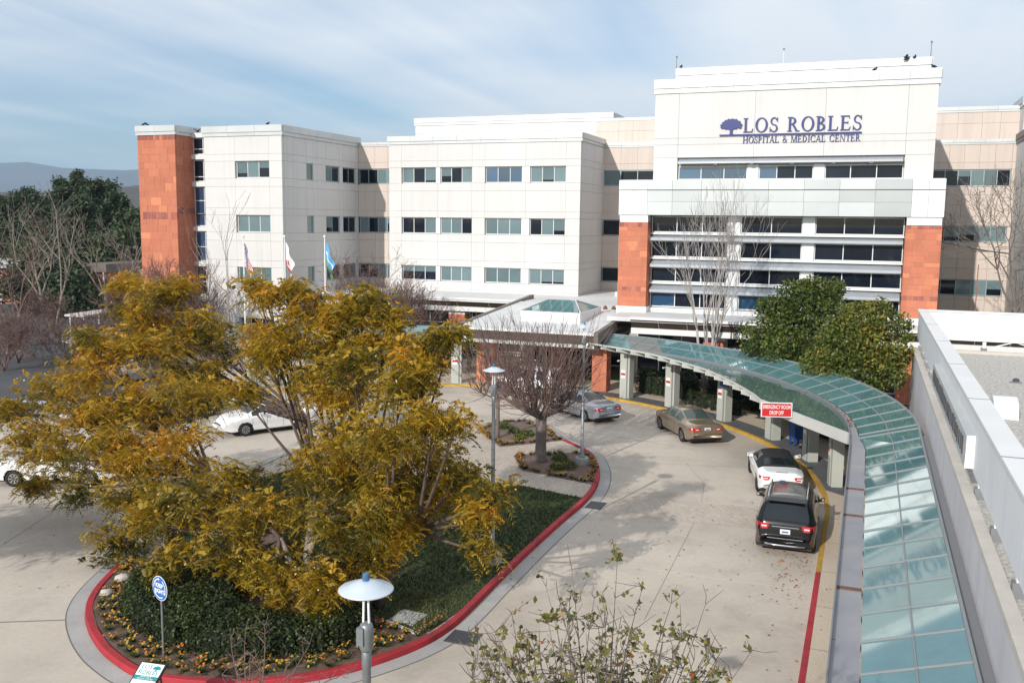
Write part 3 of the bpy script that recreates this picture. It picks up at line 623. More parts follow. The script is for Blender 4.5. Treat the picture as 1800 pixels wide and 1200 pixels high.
for k,(u0,u1,v0) in enumerate(((-23.75,-22.55,56.0),(-15.75,-14.8,55.5),(-20.3,-19.5,61.0))):
    p = wall_box('brick_pier','mortar',u0+.018,u1-.018,v0+.018,v0+.985,0,2.945); F = Face('f',v0)
    blocks(p,F,u0,u1,.1,3.0,41+k,ch=(.40,.26),bw=(.4,.75)); blocks(p,Face('r',u1),v0+.13,v0+1.0,.1,3.0,51+k,ch=(.40,.26),bw=(.4,.75)); blocks(p,Face('l',u0),v0+.13,v0+1.0,.1,3.0,61+k,ch=(.40,.26),bw=(.4,.75))
# skylight on it
sk = MB(); a0,a1,c0,c1 = -21.3,-17.2,57.6,62.6; sk.box(a0,a1,c0,c1,4.0,4.75); skl = sk.build('skylight_curb','white_paint',HOSP)
n = 8; zr = 5.35
for k in range(n):
    s0 = a0+.1+(a1-a0-.2)*k/n; s1 = a0+.1+(a1-a0-.2)*(k+1)/n; t = lambda s: min(max(s,a0+1.1),a1-1.1)
    for (ya,yb) in ((c0+.1,(c0+c1)/2-.02),(c1-.1,(c0+c1)/2+.02)):
        q = [Vector((s0+.012,ya,4.76)),Vector((s1-.012,ya,4.76)),Vector((t(s1)-.012,yb,zr)),Vector((t(s0)+.012,yb,zr))]
        MB().add(q+[p-Vector((0,0,.03)) for p in q],[(0,1,2,3),(7,6,5,4),(0,4,5,1),(1,5,6,2),(2,6,7,3),(3,7,4,0)]).build('pane','canopy_glass',skl)
for e,sg_ in ((a0+.1,1),(a1-.1,-1)):
    q = [Vector((e,c0+.1,4.765)),Vector((e,c1-.1,4.765)),Vector((e+sg_*1.0,(c0+c1)/2,zr+.004))]; MB().add(q+[p-Vector((0,0,.03)) for p in q],[(0,1,2),(5,4,3),(0,3,4,1),(1,4,5,2),(2,5,3,0)]).build('pane','canopy_glass',skl)
for q in ((a0,c0),(a0,c1),(a1,c0),(a1,c1)): MB().bar((q[0],q[1],4.78),(min(max(q[0],a0+1.1),a1-1.1),(c0+c1)/2,zr+.03),.07,.05).build('ridge','frame_white',skl)
# ground floor fronts under the eaves
def eave(x0,x1,v,seam):
    MB().box(x0,x1,v-.06,v+.5,4.44,4.60).build('eave','white_paint',HOSP)
    n = max(1,round((x1-x0)/seam)); core = MB().box(x0,x1,v+.72,v+.9,3.8,4.43).build('soffit','lead',HOSP)
    for k in range(n):
        a = x0+(x1-x0)*k/n; b = x0+(x1-x0)*(k+1)/n
        MB().hexa([(a+.02,v+.50,3.88),(b-.02,v+.50,3.88),(b-.02,v+.7,3.88),(a+.02,v+.7,3.88),(a+.02,v+.02,4.42),(b-.02,v+.02,4.42),(b-.02,v+.2,4.42),(a+.02,v+.2,4.42)]).build('soffit_panel','brown_soffit',core)
        MB().bar((b,v+.0,4.43),(b,v+.48,3.88),.03,.03).build('soffit_seam','beam_paint',core)
    MB().box(x0,x1,v+.42,v+.9,3.50,3.87).build('beam','white_paint',HOSP)
eave(-52,-24.8,67.0,2.6); eave(-14.1,9.5,58.3,1.75)
gw = wall_box('wall','joint',-52,-24.8,68.7,69,0,3.6); F = Face('f',68.3)
for s0,s1 in ((-51,-45.5),(-44.5,-38.0),(-37,-31.2),(-29.4,-25)): window(F,s0,s1,.3,3.4,'dd' if s1-s0 < 5 else 'ddd',d=.1,rail=2.45)
for k,s in enumerate((-45.5,-38,-31.2)): p = wall_box('brick_pier','mortar',s+.018,s+1.382,67.798,68.7,0,3.195); blocks(p,Face('f',67.78),s,s+1.4,.1,3.2,71+k,bw=(.5,.8)); wall_box('pier_cap','white_paint',s,s+1.4,67.8,68.7,3.2,3.49)
gr_ = wall_box('wall','joint',-14.6,9.5,60.4,61,0,3.6); F = Face('f',60.0)
for s0,s1 in ((-14,-9.6),(-8.2,-3.6),(-2.2,1.9),(3.3,8)): window(F,s0,s1,.5,3.4,'ddd',d=.1,rail=2.4)
for k,s in enumerate((-9.6,-3.6,1.9)): p = wall_box('brick_pier','mortar',s+.018,s+1.382,59.618,60.4,0,3.195); blocks(p,Face('f',59.6),s,s+1.4,.1,3.2,81+k,bw=(.5,.8)); wall_box('pier_cap','white_paint',s,s+1.4,59.62,60.4,3.2,3.49)
eb = wall_box('wall','joint',-24.6,-15.0,66.6,67,0,3.3); F = Face('f',66.3)
for s0,s1,p in ((-24.3,-21.6,'dd'),(-21.4,-18.2,'dd'),(-18,-15.2,'dd')): window(F,s0,s1,.1,3.0,p,d=.1,rail=2.3)
for (x,v) in ((-24.6,75.2),(-23.6,75.2),(-17.0,63.0),(-16.4,63.0)): MB().lathe([(.16,0),(.16,.12),(.06,.26)],(x,v,4.575),10).build('roof_vent','rust',HOSP)
MB().lathe([(.14,0),(.12,.3),(.03,.42)],(-19.2,74.5,4.575),10).build('roof_vent','white_paint',HOSP)
MB().tube([(6.5,66,4.5),(6.5,66,8.2)],.03,6).build('standpipe','stone_dark',HOSP)
# ------------------------------------------------------------------ low white building on the right with its gravel roof
LOW = thing('low_building', 'low white building with gravel roof and parapet screen beside the canopy', 'building', (8,20,0), world=True)
MB().box(2.24,40,-12,49.3,0,4.52).build('wall','wall_lilac',LOW)
MB().box(2.46,39.8,-11.8,49.0,4.521,4.545).build('gravel_roof','gravel',LOW)
v = -12
cpg = MB().box(2.235,2.46,-12.05,49.35,4.521,4.53).build('coping','coping_stone',LOW)
while v < 49: e = min(v+2.95,49.35); piece('coping_stone','coping_stone',2.22,2.46,v,e-.012,4.53,4.68,cpg); v = e
piece('coping_stone','coping_stone',2.46,20,49.05,49.35,4.53,4.68,cpg)
LOWS = thing('roof_screen', 'white rooftop screen wall on short posts above gravel', 'screen', (2.6,20,4.54), world=True)
v = -9; pans = []
while v < 49.6: e = min(v+4.9,49.7); piece('screen_panel','screen_white',2.42,2.76,v,e-.01,5.12,6.46,LOWS); pans.append((v,e)); v = e
MB().box(2.36,2.82,-9.05,49.76,6.46,6.53).build('screen_cap','white_paint',LOWS)
v = 2.76
while v < 24: piece('screen_panel','screen_white',v,v+3.6-.01,49.4,49.7,5.12,6.46,LOWS); v += 3.6
MB().box(2.82,24.4,49.34,49.76,6.46,6.528).build('screen_cap','white_paint',LOWS)
def post(x,y,along):
    p = MB().bar((x,y,4.545),(x,y,5.3),.15,.15).build('post','white_paint',LOWS); MB().bar((x,y,4.546),(x,y,4.80),.26,.22).build('post_boot','lead',p)
for k in range(20): post(2.60,-7+k*2.95,0)
for k in range(1,8): post(2.76+k*2.62,49.55,1)
for k in range(1,7): a = 2.76+k*2.62; MB().bar((a,49.5,4.75),(a+1.3,49.5,5.15),.05,.05).bar((a+1.3,49.5,5.15),(a+2.6,49.5,4.75),.05,.05).build('brace','white_paint',LOWS)
sgn = thing('rooftop_sign_cabinet','long grey letter sign cabinet fixed to the white roof screen','sign',(2.4,27,5.3),world=True)
MB().box(2.24,2.418,22.6,34.5,5.22,5.92).build('cabinet','coping_metal',sgn)
MB().hexa([(2.23,22.54,5.20),(2.419,22.54,5.20),(2.419,22.60,5.20),(2.23,22.60,5.20),(2.25,22.54,5.94),(2.419,22.54,5.94),(2.419,22.60,5.94),(2.25,22.60,5.94)]).build('end_cap','white_paint',sgn)
for k in range(26): piece('letter_block','iron',2.222,2.239,23.2+k*.43,23.2+k*.43+rnd.uniform(.16,.28),5.36+rnd.uniform(0,.05),5.74+rnd.uniform(0,.06),sgn)
ve = thing('roof_vent_hood','white curved vent hood standing on the gravel roof','vent',(4.4,30,4.545),world=True)
b = MB(); prof = [(math.cos(R(a))*.72, math.sin(R(a))*.62) for a in range(0,181,15)]; vx, vy = gd(1742,728,4.55)[:2]
b.add([(vx,vy+p[0],4.55+p[1]) for p in prof]+[(vx+.7,vy+p[0],4.55+p[1]) for p in prof],[tuple(range(13)),tuple(range(13,26))[::-1]]+[(i,i+13,i+14,i+1) for i in range(12)]); b.build('hood','screen_white',ve); piece('louver','lead',vx-.02,vx,vy-.15,vy+.15,4.72,4.92,ve)
tag(MB().tube([(5.4,26.5,4.58),(8,28.4,4.58),(14,30.2,4.58)],.03,5).build('roof_conduit','lead'),'thin dark conduit lying on the gravel roof','conduit')

for k,(x,y,lab) in enumerate(((5.6,40.5,'round roof drain on the gravel near the far screen'),(7.4,33.0,'round roof drain on the gravel at the right edge'))):
    t = thing('roof_drain',lab,'drain',(x,y,4.545)); MB().lathe([(.22,0),(.22,.03),(.12,.05)],n=14).build('flange','lead',t); MB().lathe([(.12,.05),(.12,.14),(.05,.18)],n=10).build('dome','iron',t)
for v in range(-6,49,6): MB().box(2.355,2.825,v,v+.05,6.531,6.536).build('cap_seam','lead',LOWS)
# ------------------------------------------------------------------ glass canopy over the walk
def polyat(P, t):      # point at share t of a polyline's length
    d = [0]
    for a, b in zip(P, P[1:]): d.append(d[-1]+math.hypot(b[0]-a[0], b[1]-a[1]))
    s = t*d[-1]
    for i in range(len(P)-1):
        if s <= d[i+1] or i == len(P)-2:
            k = (s-d[i])/(d[i+1]-d[i]); return (P[i][0]+(P[i+1][0]-P[i][0])*k, P[i][1]+(P[i+1][1]-P[i][1])*k)
def pol(rad, deg): return (AC[0]+rad*math.cos(R(deg)), AC[1]+rad*math.sin(R(deg)))
def pane(name, q, m, parent, th=.025, mf=None):
    q = [Vector(p) for p in q]
    c = sum(q, Vector())/4; q = [p+(c-p)*(.016/max((c-p).length,.1)) for p in q]
    if (q[1]-q[0]).cross(q[2]-q[0]).z < 0: q = q[::-1]
    return MB().add(q+[p-Vector((0,0,th)) for p in q], [(0,1,2,3),(7,6,5,4),(0,4,5,1),(1,5,6,2),(2,6,7,3),(3,7,4,0)]).build(name, m, parent)
def canopy(root, f, angs, straight, fe, gang, ncol):
    """f maps the surveyed side to the other one; angs = pane lines on the arc, straight = pane lines on the straight run"""
    ZG, ZM, ZB = 3.02, 3.29, 3.56
    W = lambda p, z: Vector((*f(p), z))
    line = [(pol(21.62,a), pol(22.58,a), pol(23.55,a)) for a in angs] + [((.25,v),(1.10,v),(1.95,v)) for v in straight]
    for A, B in zip(line, line[1:]):
        pane('glass_pane', [W(A[0],ZG),W(B[0],ZG),W(B[1],ZM),W(A[1],ZM)], 'canopy_glass', root)
        pane('glass_pane', [W(A[1],ZM),W(B[1],ZM),W(B[2],ZB),W(A[2],ZB)], 'canopy_glass', root)
        MB().bar(W(A[1],ZM+.012),W(B[1],ZM+.012),.028,.03).build('purlin','bar_grey',root)
        MB().bar(W(A[2],ZB+.012),W(B[2],ZB+.012),.06,.06).build('edge_rail','bar_grey',root)
    for A in line:
        r = MB().bar(W(A[0],ZG+.014),W(A[2],ZB+.014),.03,.035).build('glazing_bar','bar_grey',root)
        MB().bar(W(A[0],ZG-.16),W(A[2],ZB-.16),.08,.20).build('rafter','column_paint',root)
    # gutter: narrow on the arc, broad on the straight run
    gl = [(pol(21.30,a), pol(21.61,a)) for a in angs] + [((-.27,v),(.24,v)) for v in straight]
    k = 0; wide = 0
    for i, (A, B) in enumerate(zip(gl, gl[1:])):
        if i >= len(angs)-2: 
            if wide % 2: wide += 1; continue
            B = gl[min(i+2, len(gl)-1)]; wide += 1
        p = [W(A[0],ZG-.02),W(B[0],ZG-.02),W(B[1],ZG-.02),W(A[1],ZG-.02)]
        s = pane('gutter_section', p, 'gutter_metal', root, .10)
        if i % 5 == 3 or (i > len(angs) and (i//2) % 3 == 1): 
            a, b = W(A[0],ZG-.012), W(A[1],ZG-.012); MB().bar(a,b,.16,.012).build('rust_stain','rust',s)
        q = [W(A[0],ZG+.05),W(B[0],ZG+.05)]; MB().bar(q[0],q[1],.03,.14).build('gutter_lip','lead',s)
    # lower, road-side glass that widens towards its free end
    if fe:
        n = 15; low = [(polyat(fe,i/n), pol(21.28, gang[0]+(gang[1]-gang[0])*i/n)) for i in range(n+1)]
        for A, B in zip(low, low[1:]): 
            mA = [(A[0][0]+A[1][0])/2,(A[0][1]+A[1][1])/2]; mB = [(B[0][0]+B[1][0])/2,(B[0][1]+B[1][1])/2]
            pane('glass_pane',[W(A[0],3.30),W(B[0],3.30),W(mB,3.165),W(mA,3.165)],'canopy_glass_green',root); pane('glass_pane',[W(mA,3.165),W(mB,3.165),W(B[1],3.03),W(A[1],3.03)],'canopy_glass_green',root)
            MB().bar(W(A[0],3.27),W(B[0],3.27),.06,.09).build('edge_rail','beam_paint',root)
        for i, A in enumerate(low):
            a, b = Vector(W(A[0],3.14)), Vector(W(A[1],2.86)); d = (a-b).normalized()
            if i < n: r = MB().bar(a+d*.16,b,.13,.20).build('rafter','column_paint',root); MB().bar(a+d*.165,a+d*.19,.17,.20).build('rafter_end','white_paint',r)
        A = low[-1]; MB().bar(W(A[0],3.13),W(A[1],2.93),.12,.40).build('end_beam','beam_paint',root)
    # column pairs
    for k, a in enumerate(ncol):
        c = f(pol(21.25,a)); ang = math.atan2(f(pol(22,a))[1]-c[1], f(pol(22,a))[0]-c[0]); T = Matrix.Translation((c[0],c[1],0)) @ Matrix.Rotation(ang,4,'Z')
        def put(b, name, m, par):
            b.v = [tuple(T @ Vector(p)) for p in b.v]; return b.build(name, m, par)
        cl = put(MB().box(-.25,.27,-.24,.24,.13,2.86), 'column','column_paint',root)
        put(MB().box(-.20,.24,-.42,-.28,.132,2.86),'pilaster','column_paint',cl); put(MB().box(-.22,.24,-.30,-.235,.131,2.85),'groove','lead',cl)
        if k < 6:
            s = put(MB().box(-.262,-.252,-.15,.15,1.35,1.83),'sign_plate','sign_white',cl); put(MB().box(-.27,-.263,-.149,.149,1.52,1.66),'sign_band','sign_red',cl)
            put(MB().box(-.45,-.10,.20,.32,2.34,2.42),'downlight','beam_paint',cl)
CAN = thing('glass_canopy','long curved teal glass canopy over the walk right of the driveway','canopy',(-1,36,0),world=True)
FE = [(-15.6,54.3),(-13.35,52.98),(-10.94,51.15),(-8.9,48.87),(-7.21,46.69),(-5.52,43.5),(-4.34,40.85),(-3.87,39.43)]
canopy(CAN, lambda p: (p[0],p[1]), [74.5-3.62*i for i in range(21)]+[0.6], [34.65-1.33*(i+1) for i in range(27)], FE, (72.5,1.2), (66.9,57.5,46,34,22.8,12))
for v in (30.5,22.0): MB().box(.45,.9,v-.24,v+.24,.13,2.95).build('column','column_paint',CAN)
MB().box(1.99,2.235,-10,34.4,3.30,3.42).build('wall_flashing','lead',CAN)
CAN2 = thing('glass_canopy','teal glass canopy left of the drop-off behind the golden tree','canopy',(-36,50,0),world=True)
canopy(CAN2, mir, [74.5-3.62*i for i in range(13)], [], [(-15.6,54.3),(-13.35,53.1),(-10.94,51.5),(-8.9,49.6),(-7.0,47.4)], (72.5,33), (71,60,48,36))
# leaf litter lying in the gutter
pts = []
for a in np.linspace(70,6,420): p = pol(21.45+rng.normal(0,.07),a+rng.normal(0,.4)); pts.append((p[0],p[1],3.015+.03*rng.random()))
pts = np.array(pts); o = leaves('gutter_leaf_litter', pts, .11, 'leaf_fallen', rng, rng.random(len(pts))*.6, flat=1.5); tag(o,'brown dead leaves lying along the canopy gutter','leaf litter',kind='stuff')
# ------------------------------------------------------------------ lamps, signs, small street things
def lamp(x, y, label):
    t = thing('street_lamp', label, 'lamp', (x,y,0), group='dish-topped street lamps on the island')
    MB().lathe([(.30,0),(.30,.34),(.27,.38)],(0,0,.05),18).build('footing','gutter_pan',t)
    MB().lathe([(.15,.42),(.15,.5),(.07,.52),(.052,5.1),(.060,5.11),(.060,5.32),(.052,5.33)],n=16).build('pole','steel_pole',t,True)
    MB().lathe([(.065,5.32),(.085,5.36),(.09,5.60),(.075,5.66),(.05,5.68)],n=14).build('lamp_head','steel_pole',t,True)
    for s in (-.04,.04): MB().bar((s,0,5.62),(s*.7,0,6.10),.022,.022).build('stem','white_paint',t)
    MB().box(-.075,.015,-.115,-.05,5.42,5.64).build('bracket','steel_pole',t)
    sh = MB().lathe([(.02,6.05),(.325,6.085),(.335,6.098),(.325,6.108),(.215,6.142),(.20,6.158),(.08,6.205),(.045,6.21)],n=36).build('lamp_shade','lamp_shade',t,True)
    MB().lathe([(.042,6.205),(.042,6.285),(.03,6.30)],n=14).build('photocell','lamp_cap',sh)
    return t
p_ = gd(643,994,6.39); lamp(p_.x,p_.y,'grey street lamp with dish shade nearest the camera, in front of the hedge')
lamp(-10.32,25.67,'grey street lamp with dish shade standing in the lawn')
lamp(-11.2,38.2,'grey street lamp with dish shade behind the pollarded tree, beside the round bed')
def font(s, size, m, loc, rot, parent, name='lettering', ext=.004, align='CENTER', sx=1, bold=0, fit=None):
    c = bpy.data.curves.new(name,'FONT'); c.body = s; c.size = size; c.extrude = ext; c.align_x = align; c.align_y = 'CENTER'; c.offset = bold; c.resolution_u = 3; c.materials.append(MATS[m])
    tmp = link('tmp', c); dg = bpy.context.evaluated_depsgraph_get(); me = bpy.data.meshes.new_from_object(tmp.evaluated_get(dg)); bpy.data.objects.remove(tmp); me.materials.clear(); me.materials.append(MATS[m])   # outlines become a plain mesh
    if fit: xs_ = [v.co.x for v in me.vertices]; sx = fit/(max(xs_)-min(xs_))
    o = link(name, me, parent, loc, rot); o.scale = (sx,1,1); return o
# red drop-off sign on the canopy end
c = at(1365,720,37.4); w = 53.5/FPX*(c-Vector((0,0,CAMH))).dot(_f); ang = YAW-R(4)
s = thing('drop_off_sign','red sign with white EMERGENCY ROOM DROP OFF lettering on the canopy end','sign',c,ang)
MB().box(-w/2,w/2,-.02,.03,-.29,.29).build('border','sign_white',s); MB().box(-w/2+.035,w/2-.035,-.028,-.021,-.258,.258).build('panel','sign_red',s)
font('EMERGENCY ROOM',.215,'sign_white',(0,-.033,.11),(R(90),0,0),s,fit=w*.88,bold=.002); font('DROP OFF',.215,'sign_white',(0,-.033,-.12),(R(90),0,0),s,fit=w*.46,bold=.002)
# KEEP RIGHT
k = thing('keep_right_sign','round blue KEEP RIGHT sign on a thin post among yellow flowers','sign',(-15.2,16.85,.13),R(-16))
MB().lathe([(.025,0),(.025,1.75)],n=8).build('post','steel_pole',k)
def rdisc(r,y0,y1,m,name,par,n=32):
    b = MB(); b.add([(r*math.cos(2*math.pi*i/n),y0,1.72+r*math.sin(2*math.pi*i/n)) for i in range(n)]+[(r*math.cos(2*math.pi*i/n),y1,1.72+r*math.sin(2*math.pi*i/n)) for i in range(n)],[tuple(range(n)),tuple(range(n,2*n))[::-1]]+[(i,i+n,(i+1)%n+n,(i+1)%n) for i in range(n)]); return b.build(name,m,par)
rdisc(.30,-.035,-.028,'sign_white','rim',k); rdisc(.285,-.04,-.0355,'road_blue','disc',k)
for a0 in (100,220,340):
    b = MB()
    for j in range(9):
        t = R(a0+j*10); b.v += [(.215*math.cos(t),-.043,1.72+.215*math.sin(t)),(.24*math.cos(t),-.043,1.72+.24*math.sin(t))]
    b.f = [(2*j,2*j+2,2*j+3,2*j+1) for j in range(8)]; b.m = [0]*8
    t = R(a0-8); e = lambda r,t: (r*math.cos(t),-.043,1.72+r*math.sin(t)); b.add([e(.19,R(a0)),e(.265,R(a0)),e(.225,R(a0-14))],[(0,1,2)]); b.build('arrow','sign_white',k)
font('KEEP',.135,'sign_white',(0,-.045,1.79),(R(90),0,0),k,bold=.003); font('RIGHT',.135,'sign_white',(0,-.045,1.65),(R(90),0,0),k,bold=.003)
# leaning visitor board: its plane is set by three surveyed corners
p0, p1, p2 = gd(250,1163,1.22), gd(290,1168.5,1.22), gd(212,1200,.95)
e1 = (p1-p0); W_ = e1.length; e1.normalize(); e2 = (p2-p0); e2 = (e2-e1*e2.dot(e1)).normalized(); nrm = e1.cross(-e2).normalized()
bs = thing('visitor_board','tilted white LOS ROBLES valet board in a black frame beside the red kerb','sign',p0)
bs.matrix_world = Matrix.Translation(p0) @ Matrix((e1,-e2,nrm)).transposed().to_4x4()
H_ = W_*2.05
MB().box(-.03,W_+.03,-H_-.03,.03,-.05,-.004).build('frame','sign_black',bs); MB().box(0,W_,-H_,0,-.004,.004).build('board','sign_white',bs)
font('LOS',W_*.26,'sign_teal',(W_*.10,-W_*.16,.006),(0,0,0),bs,align='LEFT',ext=.001); font('ROBLES',W_*.26,'sign_teal',(W_*.06,-W_*.40,.006),(0,0,0),bs,align='LEFT',ext=.001,sx=.95)
MB().box(0,W_,-W_*.72,-W_*.54,.005,.008).build('band','sign_teal',bs); font('HOSPITAL &\nMEDICAL CENTER',W_*.085,'sign_white',(W_*.5,-W_*.63,.010),(0,0,0),bs,ext=.001); font('Valet',W_*.2,'sign_black',(W_*.5,-W_*1.1,.006),(0,0,0),bs,ext=.001)
def emblem(n=0): # spreading oak outline, unit wide
    return [(.43,0),(.46,.10),(.44,.22),(.36,.30),(.27,.27),(.17,.33),(.10,.31),(.02,.38),(.06,.44),(.0,.50),(.10,.56),(.09,.64),(.19,.68),(.22,.76),(.31,.75),(.37,.83),(.47,.79),(.56,.84),(.64,.78),(.74,.80),(.80,.71),(.90,.68),(.92,.58),(1.0,.50),(.95,.42),(.97,.33),(.87,.30),(.80,.35),(.72,.28),(.63,.30),(.57,.23),(.57,.10),(.62,0)]
E_ = [(x*W_*.36+W_*.58,y*W_*.3-W_*.33) for x,y in emblem()]; MB().add([(x,y,.006) for x,y in E_],[tuple(range(len(E_)))]).build('emblem','sign_teal',bs)
for a_ in (.08,W_-.08): MB().bar((a_,-.12,-.03),(a_,-.12-.35,-1.0),.03,.03).build('leg','sign_black',bs)
# vault lid, grates
v_ = thing('utility_vault_lid','flat grey utility vault lid set in the lawn behind the near lamp','vault lid',(-10.85,20.5,.13),world=True)
q = [(-11.25,20.72),(-10.5,20.66),(-10.45,21.42),(-11.2,21.48)]
MB().prism(q,.10,.15).build('rim','gutter_pan',v_); ins = lambda t: [(x+( -10.85-x)*t,y+(21.07-y)*t) for x,y in q]
qq = ins(.14); mid = [((qq[0][0]+qq[1][0])/2,(qq[0][1]+qq[1][1])/2),((qq[3][0]+qq[2][0])/2,(qq[3][1]+qq[2][1])/2)]
MB().prism([qq[0],(mid[0][0]-.01,mid[0][1]),(mid[1][0]-.01,mid[1][1]),qq[3]],.15,.162).build('lid_half','vault_lid',v_); MB().prism([(mid[0][0]+.01,mid[0][1]),qq[1],qq[2],(mid[1][0]+.01,mid[1][1])],.15,.162).build('lid_half','vault_lid',v_)
for (x,y,w,d,lab) in ((-9.12,20.75,.78,.72,'square black storm drain grate at the near end of the red kerb'),(-9.08,32.95,.62,.9,'black storm drain grate where the kerb meets the paver crossing')):
    t = thing('storm_grate',lab,'grate',(x,y,.008)); MB().box(-w/2,w/2,-d/2,d/2,.0,.004).build('pit','sign_black',t)
    MB().box(-w/2,w/2,-d/2,-d/2+.04,.004,.016).box(-w/2,w/2,d/2-.04,d/2,.004,.016).box(-w/2,-w/2+.04,-d/2+.04,d/2-.04,.004,.016).box(w/2-.04,w/2,-d/2+.04,d/2-.04,.004,.016).build('frame','iron',t)
    n = 7
    for i in range(n): yy = -d/2+.04+(d-.08)*(i+.5)/n; piece('bar','iron',-w/2+.04,w/2-.04,yy-.018,yy+.018,.004,.014,t)
# mail boxes under the canopy
def mailbox(p,label):
    t = thing('mail_box',label,'mailbox',p,R(35)); b = MB().box(-.28,.28,-.26,.26,.32,1.05)
    b.add([(-.28,-.26+.26*(1-math.cos(R(a))),1.05+.24*math.sin(R(a))) for a in range(0,181,30)]+[(.28,-.26+.26*(1-math.cos(R(a))),1.05+.24*math.sin(R(a))) for a in range(0,181,30)],[tuple(range(7))[::-1],tuple(range(7,14))]+[(i,i+1,i+8,i+7) for i in range(6)]); b.build('body','mail_blue',t)
    piece('slot_door','lead',-.2,.2,-.285,-.262,.98,1.1,t)
    for x in (-.22,.22):
        for y in (-.2,.2): piece('leg','mail_blue',x-.04,x+.04,y-.04,y+.04,.0,.32,t)
mailbox((-2.75,45.6,.135),'blue collection mail box under the canopy near the red sign')
b_ = thing('blue_wall_sign','small blue sign hanging under the canopy at the third column','sign',(-6.75,49.4,2.3),R(-40)); MB().box(-.35,.35,-.03,.03,-.25,.45).build('panel','mail_blue',b_); MB().box(-.2,.2,-.036,-.031,.1,.2).build('strip','sign_white',b_)
for x,y,h,lab in ((-26.3,59.6,.9,'square white planter box holding dark shrub beside the drop-off'),(-28.6,58.3,.7,'low grey planter box left of the drop-off column')):
    t = thing('planter_box',lab,'planter',(x,y,.13)); b = MB(); b.add([(-.4,-.4,0),(.4,-.4,0),(.4,.4,0),(-.4,.4,0),(-.5,-.5,h),(.5,-.5,h),(.5,.5,h),(-.5,.5,h)],[(3,2,1,0),(0,1,5,4),(1,2,6,5),(2,3,7,6),(3,0,4,7)]); b.build('box','stucco',t); MB().box(-.46,.46,-.46,.46,h-.1,h-.06).build('soil','soil',t)
    q = rng.normal(0,.33,(900,3))*np.array([1,1,1.4])+np.array([0,0,h+.5]); leaves('foliage',q,.12,'leaf_pine',rng,rng.random(900),t)
# flag poles
def flagpole(px,label,fkind,flab):
    b = at(px,418,50.5); t = thing('flagpole',label,'flagpole',(b.x,b.y,0),group='flagpoles left of the drop-off'); h = b.z
    MB().lathe([(.07,0),(.065,.3),(.045,h*.5),(.03,h)],n=12).build('pole','white_paint',t,True); MB().lathe([(.01,h-.02),(.07,h+.03),(.085,h+.09),(.06,h+.15),(.01,h+.17)],n=12).build('finial','white_paint',t,True)
    if not fkind: return
    b2 = MB(); n, mrow = 14, 26; L_ = 1.5
    for i in range(n+1):
        for j in range(mrow+1):
            p, q = i/n, j/mrow; fold = math.sin(p*9+q*2.0)*.09*(.3+p)
            x = .07+.50*(p**.8)*(1-.35*math.sin(q*3))+fold*.4; y = fold+.12*p; z = h-.25-q*1.35*(1-.28*p)-p*(2.0 if fkind == 'us' else 1.5)
            b2.v.append((x,y,z))
    for i in range(n):
        for j in range(mrow):
            p, q = (i+.5)/n, (j+.5)/mrow
            if fkind == 'us': m = (2 if (i*7+j*3)%5 else 1) if (p < .58 and q < .60) else (0 if int(q*13)%2 == 0 else 1)
            elif fkind == 'ca': m = 0 if q > .82 or (.42 < p < .6 and .35 < q < .62) else 1
            else: m = 4 if q > .72 else (1 if abs(q-.45+.2*p) < .05 else 3)
            b2.f.append((i*(mrow+1)+j,(i+1)*(mrow+1)+j,(i+1)*(mrow+1)+j+1,i*(mrow+1)+j+1)); b2.m.append(m)
    f = b2.build('flag',['flag_red','flag_white','flag_navy','flag_sky','flag_green'],None,True); f.location = (b.x,b.y,0); tag(f,flab,'flag',group='flags hanging limp')
flagpole(427.5,'white flagpole carrying the striped flag, leftmost of three','us','limp flag with red and white stripes and starred navy corner')
flagpole(500,'white flagpole carrying the white and red flag, in the middle','ca','limp white flag with red lower stripe')
flagpole(570.5,'white flagpole carrying the sky blue flag, rightmost of three','city','limp sky blue flag with green lower corner')
# birds on the roof edges
def bird(px,py,v,ang,label,wing=0):
    p = at(px,py,v); t = thing('bird',label,'bird',p,R(ang),group='dark birds about the roof edges'); t.scale = (.75,.75,.75)
    b = MB(); b.tube([(-.30,0,.10),(-.18,0,.13),(-.05,0,.17),(.08,0,.22),(.16,0,.29)],[.015,.06,.105,.09,.03],8); b.tube([(.10,0,.26),(.16,0,.33),(.21,0,.345)],[.06,.065,.03],8); b.tube([(.20,0,.345),(.28,0,.33)],[.025,.004],5); b.build('body','skin_bird',t,True)
    for s in (-1,1):
        if wing: MB().add([(.05,s*.06,.24),(-.12,s*.06,.2),(-.2,s*.45,.42),(-.02,s*.52,.50)],[(0,1,2,3)]).add([(.05,s*.06,.225),(-.12,s*.06,.185),(-.2,s*.45,.405),(-.02,s*.52,.485)],[(3,2,1,0)]).build('wing','skin_bird',t)
        else: MB().tube([(.06,s*.07,.2),(-.1,s*.09,.15),(-.3,s*.04,.1)],[.03,.06,.01],6).build('wing','skin_bird',t,True)
        MB().tube([(-.01,s*.04,.12),(0,s*.04,0)],.012,4).build('leg','skin_bird',t)
bird(253,221.5,61.9,20,'bird perched on the brick tower coping, left of a pair'); bird(258,221.5,61.9,200,'bird perched on the brick tower coping, right of a pair')
bird(348,234,63.9,90,'bird with raised wings above the stair slot',1); bird(471,220.5,62.9,60,'single bird perched on the west block coping')
bird(1197.5,121,66.0,80,'bird perched at the left end of the entrance tower top'); bird(1608,104,66.0,70,'bird perched near the right end of the entrance tower top')
bird(1594,107.5,65.8,10,'bird spreading its wings at the tower top',1); bird(1538,126,62.8,30,'bird sitting on the entrance tower front coping'); bird(1641,121,62.8,150,'bird at the right corner of the entrance tower coping')
